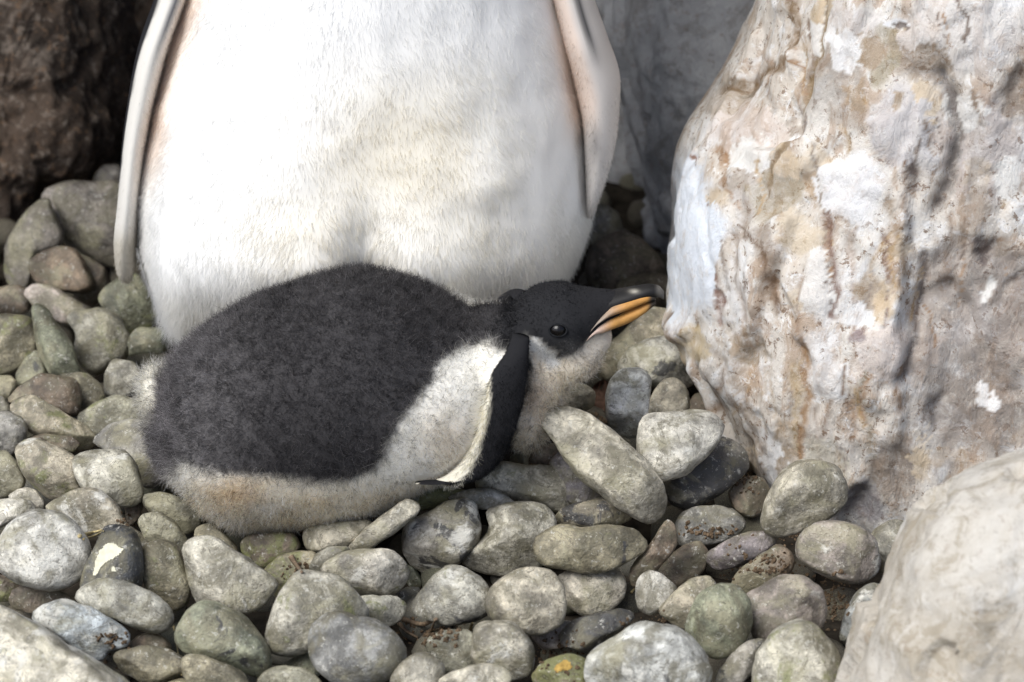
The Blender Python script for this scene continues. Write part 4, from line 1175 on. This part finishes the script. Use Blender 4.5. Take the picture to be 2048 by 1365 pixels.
# body columns: px, top, bottom, Y centre, half depth
cols_ = [(306, 800, 850, -.006, .012), (314, 768, 895, -.008, .030), (330, 738, 925, -.010, .044), (352, 708, 950, -.014, .056), (388, 672, 985, -.018, .068), (436, 640, 1030, -.020, .078), (500, 602, 1052, -.022, .085), (570, 574, 1050, -.022, .088),
         (640, 553, 1042, -.022, .088), (720, 542, 1025, -.020, .086), (800, 556, 990, -.018, .082), (860, 576, 965, -.016, .078), (920, 602, 945, -.016, .070), (970, 622, 925, -.014, .060), (1015, 640, 895, -.014, .050), (1050, 650, 850, -.014, .034), (1068, 690, 800, -.014, .014)]
ca = np.array(cols_, float)
R = []
ang = np.linspace(0, 2 * math.pi, 72, endpoint=False)
for px_ in np.concatenate([np.linspace(306, 330, 8), np.linspace(336, 1068, 60)]):
    tp, bt, Yc, hd = [interp(px_, ca[:, 0], ca[:, k]) for k in (1, 2, 3, 4)]
    m = atY(px_, (tp + bt) / 2, Yc)
    E = (bt - tp) / 2 * DIST * WD / 2048
    hh = math.sqrt(max(E * E - (hd * math.sin(PITCH)) ** 2, (0.3 * E) ** 2)) / math.cos(PITCH)
    e = 2 / 2.1
    c_, s_ = np.cos(ang), np.sin(ang)
    R.append(m + np.stack([0 * ang, hd * np.sign(c_) * np.abs(c_) ** e, hh * np.sign(s_) * np.abs(s_) ** e], -1))
V0, F0 = loft(R); F0 = orient_out(V0, F0)


def blob(px_, py_, Y_, rx, ry, rz, rot=0.0):
    """ellipsoid with screen-plane radii in px, depth radius in m"""
    s_ = DIST * WD / 2048
    c_, n_ = math.cos(rot), math.sin(rot)
    ux = np.array([c_, 0, n_]) * rx * s_; uz = np.array([-n_, 0, c_]) * ry * s_
    return ellipsoid(atY(px_, py_, Y_), [ux, np.array([0, 1, 0]) * rz, uz])


HY = -0.022
head_parts = [blob(306, 775, -.004, 26, 44, .022), blob(1108, 642, HY, 88, 78, .0265, 0.05), blob(1162, 632, HY, 58, 60, .0195, 0.20), blob(1198, 615, HY, 60, 36, .0125, 0.25), blob(1236, 599, HY, 36, 20, .0085, 0.15),
              blob(1036, 678, HY + .006, 78, 68, .028), blob(985, 690, HY + .008, 88, 74, .034), blob(1140, 708, HY - .002, 66, 50, .021, 0.3), blob(1180, 682, HY, 46, 34, .0155, 0.45), blob(1075, 760, HY - .002, 52, 92, .026, -0.35),
              blob(1130, 690, HY, 70, 48, .020, 0.25), blob(1055, 820, HY - .004, 45, 75, .03, -0.1),
              blob(1010, 740, -.045, 48, 62, .028, 0.3)]
Vc, Fc = join([(V0, F0)] + head_parts)
Vc, Fc = remesh(Vc, Fc, 0.0030, 10, 0.5)
Vc += vnormals(Vc, Fc) * (0.0020 * fbm(Vc * 35, 3, 80))[:, None]
Ncn = vnormals(Vc, Fc)
# plumage pattern (mirrored on the far side)
mir = Vc.copy(); k = mir[:, 1] > -0.02; mir[k, 1] = -0.04 - mir[k, 1]
# surface height is kept, so the pattern is the same on both flanks
qx, qy = proj(mir)
qx = qx + 17 * fbm(Vc * 80, 4, 81, .6); qy = qy + 17 * fbm(Vc * 80 + 4, 4, 82, .6)
DARK = np.array([.092, .088, .091]); FLUFF = np.array([.93, .905, .83]); CR2 = np.array([.84, .69, .47])
Cc = np.tile(DARK, (len(Vc), 1))
belly = [(250, 1000), (330, 965), (360, 930), (430, 942), (500, 955), (600, 968), (690, 966), (745, 945), (775, 900), (800, 852), (845, 790), (885, 728), (930, 694), (985, 684), (1015, 700), (1010, 760), (1000, 900), (960, 1000), (900, 1200), (250, 1200)]
sd = np.where(in_poly(qx, qy, belly), 1, -1) * seg_dist(qx, qy, belly + belly[:1])
bm = sstep(-13, 13, sd)
Cc = lay(Cc, bm, FLUFF)
# black shoulder running into the flipper
sh = [(1000, 600), (1080, 620), (1062, 760), (1046, 860), (985, 960), (962, 930), (985, 800), (990, 740), (1022, 705)]
sds = np.where(in_poly(qx, qy, sh), 1, -1) * seg_dist(qx, qy, sh + sh[:1])
bm = bm * (1 - sstep(-6, 6, sds)); Cc = lay(Cc, sstep(-6, 6, sds), (.016, .016, .018))
Cc = lay(Cc, bm * np.clip(sstep(940, 1010, qy) * (0.45 + 0.5 * fbm(Vc * 40, 3, 83)), 0, .8), CR2)
Cc = lay(Cc, bm * np.exp(-((qx - 900) / 60) ** 2 - ((qy - 890) / 70) ** 2) * .4, (.70, .55, .38))
Cc = lay(Cc, bm * np.exp(-((qx - 470) / 70) ** 2 - ((qy - 985) / 40) ** 2) * .6, (.52, .36, .20))
# paler down colour towards the rump
Cc = lay(Cc, (1 - bm) * sstep(560, 330, qx) * .7, (.28, .268, .272))
Cc = lay(Cc, (1 - bm) * np.clip(fbm(Vc * 18, 3, 88), 0, 1) * .4, (.20, .19, .19))
# tail fluff
Cc = lay(Cc, sstep(318, 304, qx) * sstep(700, 730, qy) * sstep(860, 830, qy), (.78, .75, .66))
Cc = lay(Cc, sstep(372, 320, qx) * sstep(312, 330, qx) * 0.25, (.30, .28, .29))
Cc = lay(Cc, sstep(335, 300, qx) * sstep(720, 690, qy) * .6, (.42, .40, .41))
# throat and chin
throat = [(1050, 670), (1085, 690), (1120, 716), (1150, 700), (1168, 686), (1200, 668), (1260, 640), (1290, 700), (1200, 760), (1140, 790), (1110, 860), (1060, 900), (1020, 930), (1020, 880), (1050, 790), (1056, 730)]
sdt = np.where(in_poly(qx, qy, throat), 1, -1) * seg_dist(qx, qy, throat + throat[:1])
tm = sstep(-7, 7, sdt)
Cc = lay(Cc, tm, (.84, .76, .63))
Cc = lay(Cc, tm * sstep(18, 6, seg_dist(qx, qy, [(1055, 675), (1085, 705), (1110, 730)])), (.85, .85, .83))
Cc = lay(Cc, tm * np.exp(-((qx - 1070) / 40) ** 2 - ((qy - 800) / 60) ** 2) * .4, (.66, .52, .42))
Cc = lay(Cc, tm * sstep(1140, 1180, qx) * .5, (.60, .55, .49))
# face: bare dark skin round the eye
face = np.exp(-((qx - 1120) / 80) ** 2 - ((qy - 655) / 60) ** 2) * (1 - tm)
Cc = lay(Cc, sstep(960, 1040, qx) * (1 - tm) * (1 - bm), (.034, .034, .037))
Cc = lay(Cc, face * .6, (.052, .053, .057))
Cc = lay(Cc, np.exp(-((qx - 1150) / 34) ** 2 - ((qy - 704) / 16) ** 2) * .6, (.30, .29, .28))

# flipper of the chick
def chick_flipper(front=True):
    path = [(672, 1028, 1056, -.050), (705, 1014, 1056, -.062), (750, 984, 1054, -.070), (800, 970, 1046, -.075), (850, 958, 1032, -.079), (900, 938, 1010, -.082), (938, 910, 986, -.086), (958, 880, 958, -.090), (966, 852, 910, -.095), (968, 832, 850, -.098)]
    path = np.array(path, float); t = np.linspace(0, 1, len(path)); tt = np.linspace(0, 1, 50)
    q = np.stack([interp(tt, t, path[:, k]) for k in range(4)], -1)
    ang = np.linspace(0, 2 * math.pi, 32, endpoint=False)
    R = []
    for i, (py_, a_, b_, Y_) in enumerate(q):
        A = atY(a_, py_, Y_); B = atY(b_, py_ + (-14 if tt[i] > .6 else 0) * (tt[i] - .6), Y_ + .004)
        c = (A + B) / 2; h = (B - A) / 2
        thick = .0065 * (1 - 0.45 * tt[i])
        n_ = np.cross(h / np.linalg.norm(h), [0.3, 0, -1]); n_ /= np.linalg.norm(n_)
        if n_[1] > 0: n_ = -n_
        R.append(c + np.outer(np.cos(ang), h) + np.outer(np.sin(ang), n_ * thick))
    V, F = loft(R); F = orient_out(V, F)
    co = np.concatenate([np.tile(np.cos(ang), 50), [0, 0]]); tv = np.concatenate([np.repeat(tt, 32), [0, 1]])
    C = np.tile([.020, .020, .022], (len(V), 1)).astype(float)
    edge = interp(tv, [0, .22, .35, .5, .65, .8, .9, 1], [-1.3, -1.05, -.74, -.62, -.35, -.15, -.5, -.9])
    C = lay(C, sstep(0.06, -0.06, co - edge), (.76, .72, .60))
    if not front:
        V = V.copy(); V[:, 1] = -0.04 - V[:, 1]; F = [f[::-1] for f in F]
    return V, F, C


f1 = chick_flipper(); f2 = chick_flipper(False)
Vall, Fall = join([(Vc, Fc), f1[:2], f2[:2]])
mobj('body', Vall, Fall, M_SKIN, chick, C=np.vstack([Cc * np.where(Cc.mean(1, keepdims=True) > .3, 1.0, .6), f1[2], f2[2]]))


def chick_dir(P, N):
    comb = np.array([-0.45, 0, -0.30])
    d = N * 0.72 + comb * 0.40 + 0.42 * rng.normal(size=P.shape)
    d += 0.75 * np.stack([fbm(P * 150, 2, 55), fbm(P * 150 + 3, 2, 56), fbm(P * 150 + 7, 2, 57)], -1)
    return d


def chick_len(P, N, C):
    px_, py_ = proj(P)
    L = 0.0058 + 0.002 * sstep(420, 300, px_)
    hd = sstep(1000, 1060, px_) * sstep(790, 690, py_)
    L = L * (1 - 0.58 * hd) - 0.0012 * sstep(1130, 1200, px_) * sstep(700, 670, py_) + 0.0016 * sstep(690, 720, py_) * sstep(1050, 1080, px_)
    lum = C.mean(1)
    L = L * (1 + .55 * np.exp(-((lum - .42) / .2) ** 2) * (px_ < 1000))
    return np.maximum(L, 0.0016)


from mathutils.kdtree import KDTree
_kd = KDTree(len(f1[0]))
for _i, _p in enumerate(f1[0]): _kd.insert(_p, _i)
_kd.balance()


def chick_keep(V, N):
    near = np.array([_kd.find(p)[2] < 0.011 for p in V])
    x0_, y0_ = proj(V)
    near &= (y0_ > 690) & in_poly(x0_, y0_, [(1022, 690), (990, 760), (984, 800), (972, 860), (950, 905), (925, 935), (880, 962), (960, 965), (1010, 930), (1035, 870), (1058, 800), (1062, 720)])
    near |= np.array([_kd.find(p)[2] < 0.0045 for p in V])
    x_, y_ = proj(V)
    e = np.hypot((x_ - 1116), (y_ - 661)) > 20
    return (e | (V[:, 1] > -0.02)) & (V[:, 2] > 0.0) & ~near


strands('down', chick, Vc, Fc, Cc, 170000, chick_len, chick_dir, keep=chick_keep, npts=5, rad=0.00010, curl=0.5, colvar=0.45, clump=0.75)
# sparse long filaments, brightened to paint in the rim haze of scattered light
strands('down', chick, Vc, Fc, np.clip(Cc * 1.8 + .03, 0, .88), 7000, lambda P, N, C: chick_len(P, N, C) * 1.35, chick_dir, keep=chick_keep, npts=5, rad=0.00008, curl=0.6, colvar=0.3)
strands('flipper_feathers', chick, f1[0], f1[1], f1[2] * 1.15 + .012, 22000, lambda P, N, C: np.where(C.mean(1) > .3, .0050, .0026),
        lambda P, N: np.array([-.2, 0, -1.0]) + N * 0.5 + 0.22 * rng.normal(size=P.shape), npts=4, rad=0.00013, curl=0.2, colvar=0.45, clump=.4, keep=lambda V, N: proj(V)[0] > 885)


# bill of the chick
def bill_loft(prof, n=40, m=26):
    """prof rows: px, top, bottom, half width (m)"""
    p = np.array(prof, float); xx = np.linspace(p[0, 0], p[-1, 0], n)
    ang = np.linspace(0, 2 * math.pi, m, endpoint=False)
    R = []
    for x_ in xx:
        tp, bt, hw = [interp(x_, p[:, 0], p[:, k]) for k in (1, 2, 3)]
        A = atY(x_, tp, HY); B = atY(x_, bt, HY)
        c = (A + B) / 2; h = np.linalg.norm(A - B) / 2
        R.append(c + np.stack([0 * ang, hw * np.cos(ang), h * np.sin(ang)], -1))
    V, F = loft(R); return V, orient_out(V, F)


GX = [1156, 1168, 1180, 1195, 1215, 1245, 1275, 1300, 1312]          # gape line as seen on the near side
GYl = [690, 678, 664, 650, 640, 629, 617, 606, 602]
HWg = [.0165, .0178, .0178, .0166, .0148, .0122, .0094, .0064, .0035]


def tomium(o1, o2, x0, x1, n=40, m=20):
    """horny edge of the bill between two offsets (px) from the gape line, as seen on the near side"""
    ang = np.linspace(0, 2 * math.pi, m, endpoint=False)
    R = []
    for x_ in np.linspace(x0, x1, n):
        g_ = interp(x_, GX, GYl); hw = interp(x_, GX, HWg)
        A = atY(x_, g_ + o1(x_), HY - hw * .85); B = atY(x_, g_ + o2(x_), HY - hw * .85)
        z = (A[2] + B[2]) / 2; h = abs(A[2] - B[2]) / 2
        c_, s_ = np.cos(ang), np.sin(ang)
        R.append(np.stack([np.full(m, A[0]), HY + hw * np.sign(c_) * np.abs(c_) ** .6, z + h * np.sign(s_) * np.abs(s_) ** .8], -1))
    V, F = loft(R); return V, orient_out(V, F)


cul = bill_loft([(1165, 590, 640, .0115), (1190, 590, 630, .0115), (1215, 586, 622, .0105), (1245, 580, 612, .0090), (1275, 574, 602, .0072), (1300, 570, 594, .0056), (1318, 573, 594, .0040), (1328, 584, 600, .0015)])
strip = tomium(lambda x: interp(x, [1168, 1195, 1230, 1275, 1312], [-3, -8, -21, -19, -10]), lambda x: -1.0, 1168, 1312)
x_, y_ = proj(cul[0])
C = np.tile([.014, .0135, .014], (len(cul[0]), 1)).astype(float)
C = lay(C, 0.8 * np.exp(-((x_ - 1268) / 9) ** 2 - ((y_ - 583) / 4) ** 2), (.50, .47, .40))
C = lay(C, sstep(1308, 1322, x_) * .6, (.30, .28, .25))
xs_, ys_ = proj(strip[0])
Cs = np.tile([.56, .28, .075], (len(xs_), 1)).astype(float)
Cs = lay(Cs, sstep(1262, 1195, xs_), (.36, .30, .25)); Cs = lay(Cs, sstep(1292, 1304, xs_), (.06, .05, .04))
V, F = join([cul, strip])
mobj('upper_bill', V, F, M_BILL, chick, C=np.vstack([C, Cs]))
lw = tomium(lambda x: 1.5, lambda x: interp(x, [1156, 1180, 1210, 1250, 1290, 1312], [6, 13, 27, 27, 20, 8]), 1156, 1312)
x_, y_ = proj(lw[0])
C = np.tile([.58, .30, .085], (len(lw[0]), 1)).astype(float)
C = lay(C, sstep(1232, 1190, x_), (.66, .50, .42)); C = lay(C, sstep(1290, 1304, x_), (.05, .04, .03))
mobj('lower_bill', *lw, M_BILL, chick, C=C)
# eyes set in the head surface
from mathutils.bvhtree import BVHTree
bv = BVHTree.FromPolygons(Vc.tolist(), Fc)
h = bv.ray_cast(Vector(CAM), Vector(ray(1116, 661)).normalized())
for s_ in (1, -1):
    ep = np.array(h[0]); nn = np.array(h[1])
    if s_ < 0:
        ep[1] = 2 * HY - ep[1]; nn[1] = -nn[1]
    V, F = ellipsoid(ep - nn * 0.0022, np.diag([.0052, .0046, .0046]), 20, 14)
    eye = mobj('eye', V, F, M_EYE, chick)
    # lid: a thin torus round the opening
    a1 = np.cross(nn, [0, 0, 1]); a1 /= np.linalg.norm(a1); a2 = np.cross(a1, nn)
    R = []
    big_ = np.linspace(0, 2 * math.pi, 33)
    tor = []
    for b_ in big_[:-1]:
        rd = a1 * math.cos(b_) * 1.1 + a2 * math.sin(b_) * 0.78
        cc_ = ep + rd * 0.0050 + nn * 0.0002
        u_ = rd / np.linalg.norm(rd)
        tor.append([cc_ + (u_ * math.cos(a_) + nn * math.sin(a_)) * 0.00065 for a_ in np.linspace(0, 2 * math.pi, 9)[:-1]])
    V = np.array(tor).reshape(-1, 3)
    F = [[i * 8 + j, i * 8 + (j + 1) % 8, ((i + 1) % 32) * 8 + (j + 1) % 8, ((i + 1) % 32) * 8 + j] for i in range(32) for j in range(8)]
    mobj('eyelid', V, orient_out(V, F), M_LID, chick)

# ------------------------------------------------------------------ litter
def tube(pts, r, m=6):
    pts = np.array(pts, float)
    R = []
    for i, p in enumerate(pts):
        d = pts[min(i + 1, len(pts) - 1)] - pts[max(i - 1, 0)]; d /= np.linalg.norm(d) + 1e-9
        a = np.cross(d, [0.3, 0.2, 1]); a /= np.linalg.norm(a); b = np.cross(d, a)
        rr = r * (1 - 0.5 * i / (len(pts) - 1))
        R.append([p + rr * (a * math.cos(t) + b * math.sin(t)) for t in np.linspace(0, 2 * math.pi, m + 1)[:-1]])
    V, F = loft(np.array(R)); return V, orient_out(V, F)


dep = bpy.context.evaluated_depsgraph_get()


def hit(px_, py_):
    """first surface point seen at a pixel (pebbles, ground)"""
    bpy.context.view_layer.update()
    r_ = scene.ray_cast(bpy.context.evaluated_depsgraph_get(), Vector(CAM), Vector(ray(px_, py_)).normalized())
    return (np.array(r_[1]), np.array(r_[2])) if r_[0] else (atZ(px_, py_, -.03), np.array([0, 0, 1.]))


def twig(pix, r, mat, name, label, cat):
    pts = []
    for a_ in pix:
        p, n_ = hit(*a_)
        pts.append(p)
    pts = np.array(pts)
    t = np.linspace(0, 1, len(pts)); tt = np.linspace(0, 1, 14)
    P = np.stack([np.interp(tt, t, pts[:, k]) for k in range(3)], -1)
    for _ in range(3):
        P[1:-1] = (P[:-2] + 2 * P[1:-1] + P[2:]) / 4
    P -= FWD * 0.0025
    V, F = tube(P, r)
    o = mobj(name, V, F, mat, origin=P[0])
    return tag(o, label, cat, 'twigs and straw between the stones')


twig([(806, 1238), (845, 1250), (873, 1238)], .0019, M_TWIG, 'twig', 'curved brown twig under the two-toned dome-shaped stone', 'twig')
twig([(798, 1246), (812, 1262), (836, 1275)], .0015, M_TWIG, 'twig', 'thin twig pointing down beside the heart-shaped stone', 'twig')
twig([(940, 1262), (945, 1245)], .0013, M_STRAW, 'straw', 'short pale straw standing above the olive-grey white-spotted stone', 'straw')
twig([(348, 1252), (356, 1300), (364, 1350)], .0006, M_STRAW, 'straw', 'long hair-thin straw crossing the dark gap below the flat oval stone', 'straw')
twig([(160, 1072), (182, 1066), (205, 1060)], .0013, M_STRAW, 'straw', 'yellow straw on the long chalky stone', 'straw')
twig([(168, 1078), (190, 1072), (208, 1062)], .0008, M_STRAW, 'straw', 'lower yellow straw of the pair on the long chalky stone', 'straw')
twig([(582, 1112), (592, 1128), (604, 1144)], .0019, M_TWIG, 'twig', 'dark twig at the tip of the big triangular cream stone', 'twig')
twig([(1262, 1185), (1270, 1176)], .0010, M_STRAW, 'straw', 'tiny pale straw beside the small white faceted stone', 'straw')
twig([(862, 1262), (870, 1240)], .0009, M_TWIG, 'twig', 'upright bit of twig in the dirt under the dome-shaped stone', 'twig')

# dead leaf curled against the upright cream stone
lp, ln = hit(1193, 802)
lc = lp - FWD * 0.006
U = np.linspace(-1, 1, 15); Wd = np.linspace(-1, 1, 9)
Vt = []
for s_ in (0, 1):
    for u in U:
        hw = 0.0068 * (1 - u * u) ** 0.6 + 0.0008
        for w in Wd:
            p = lc + (RIGHT * 0.35 + UP * 0.94) * u * 0.016 + RIGHT * (w * hw) - UP * 0.2 * w * hw - FWD * (0.006 * w * w - 0.004 * math.sin(3 * u) + 0.0022 * math.sin(9 * w + 7 * u) - 0.0015 * math.sin(15 * u + 3 * w)) + FWD * 0.0006 * s_
            Vt.append(p)
nw = len(Wd); nl = len(U) * nw
F = []
for i in range(len(U) - 1):
    for j in range(nw - 1):
        q = [i * nw + j, i * nw + j + 1, (i + 1) * nw + j + 1, (i + 1) * nw + j]
        F.append(q); F.append([nl + a for a in q[::-1]])
tag(mobj('dead_leaf', np.array(Vt), F, M_LEAF, origin=lc), 'curled reddish brown dead leaf beside the smooth cream upright stone', 'leaf')

# crumbs of soil and moss lying in the gaps
proto_v, proto_f = ellipsoid((0, 0, 0), np.diag([1, .8, .7]), 7, 4)
Vs, Fs, o_ = [], [], 0
clusters = [(1530, 1150, 70, 45, 240), (1190, 850, 22, 22, 90), (860, 1262, 60, 25, 160), (1500, 950, 30, 30, 100), (1075, 1140, 10, 8, 25), (600, 1150, 30, 25, 80), (1290, 1255, 40, 25, 70),
            (1660, 1190, 40, 60, 140), (1130, 1310, 70, 40, 120), (250, 1050, 20, 20, 40), (1420, 1065, 60, 12, 70), (110, 940, 30, 12, 40), (1600, 1065, 40, 20, 80), (220, 1290, 30, 30, 60), (950, 1010, 80, 20, 50)]
dg = bpy.context.evaluated_depsgraph_get()
for cx_, cy_, sx_, sy_, n_ in clusters:
    for _ in range(n_):
        a_, b_ = cx_ + rng.normal() * sx_ * .6, cy_ + rng.normal() * sy_ * .6
        r_ = scene.ray_cast(dg, Vector(CAM), Vector(ray(a_, b_)).normalized())
        if not r_[0] or r_[4].name.split('.')[0] not in ('pebble', 'ground'): continue
        if r_[2].z < 0.2 or r_[1].z > 0.016: continue
        s_ = rng.uniform(.0005, .0022) * rng.uniform(.5, 1)
        q = rng.normal(size=(3, 3)); q, _r = np.linalg.qr(q)
        Vs.append(proto_v @ q.T * s_ * (1 + .25 * rng.normal(size=(len(proto_v), 1))) + np.array(r_[1])); Fs += [[x + o_ for x in f] for f in proto_f]; o_ += len(proto_v)
if Vs:
    tag(mobj('soil_crumbs', np.vstack(Vs), Fs, flat_material('soil_crumb', (0.12, 0.085, 0.055), 0.95, 0.1, 0.6, 300), smooth=False), 'loose brown crumbs of soil and moss scattered between the stones', 'soil', kind='stuff')
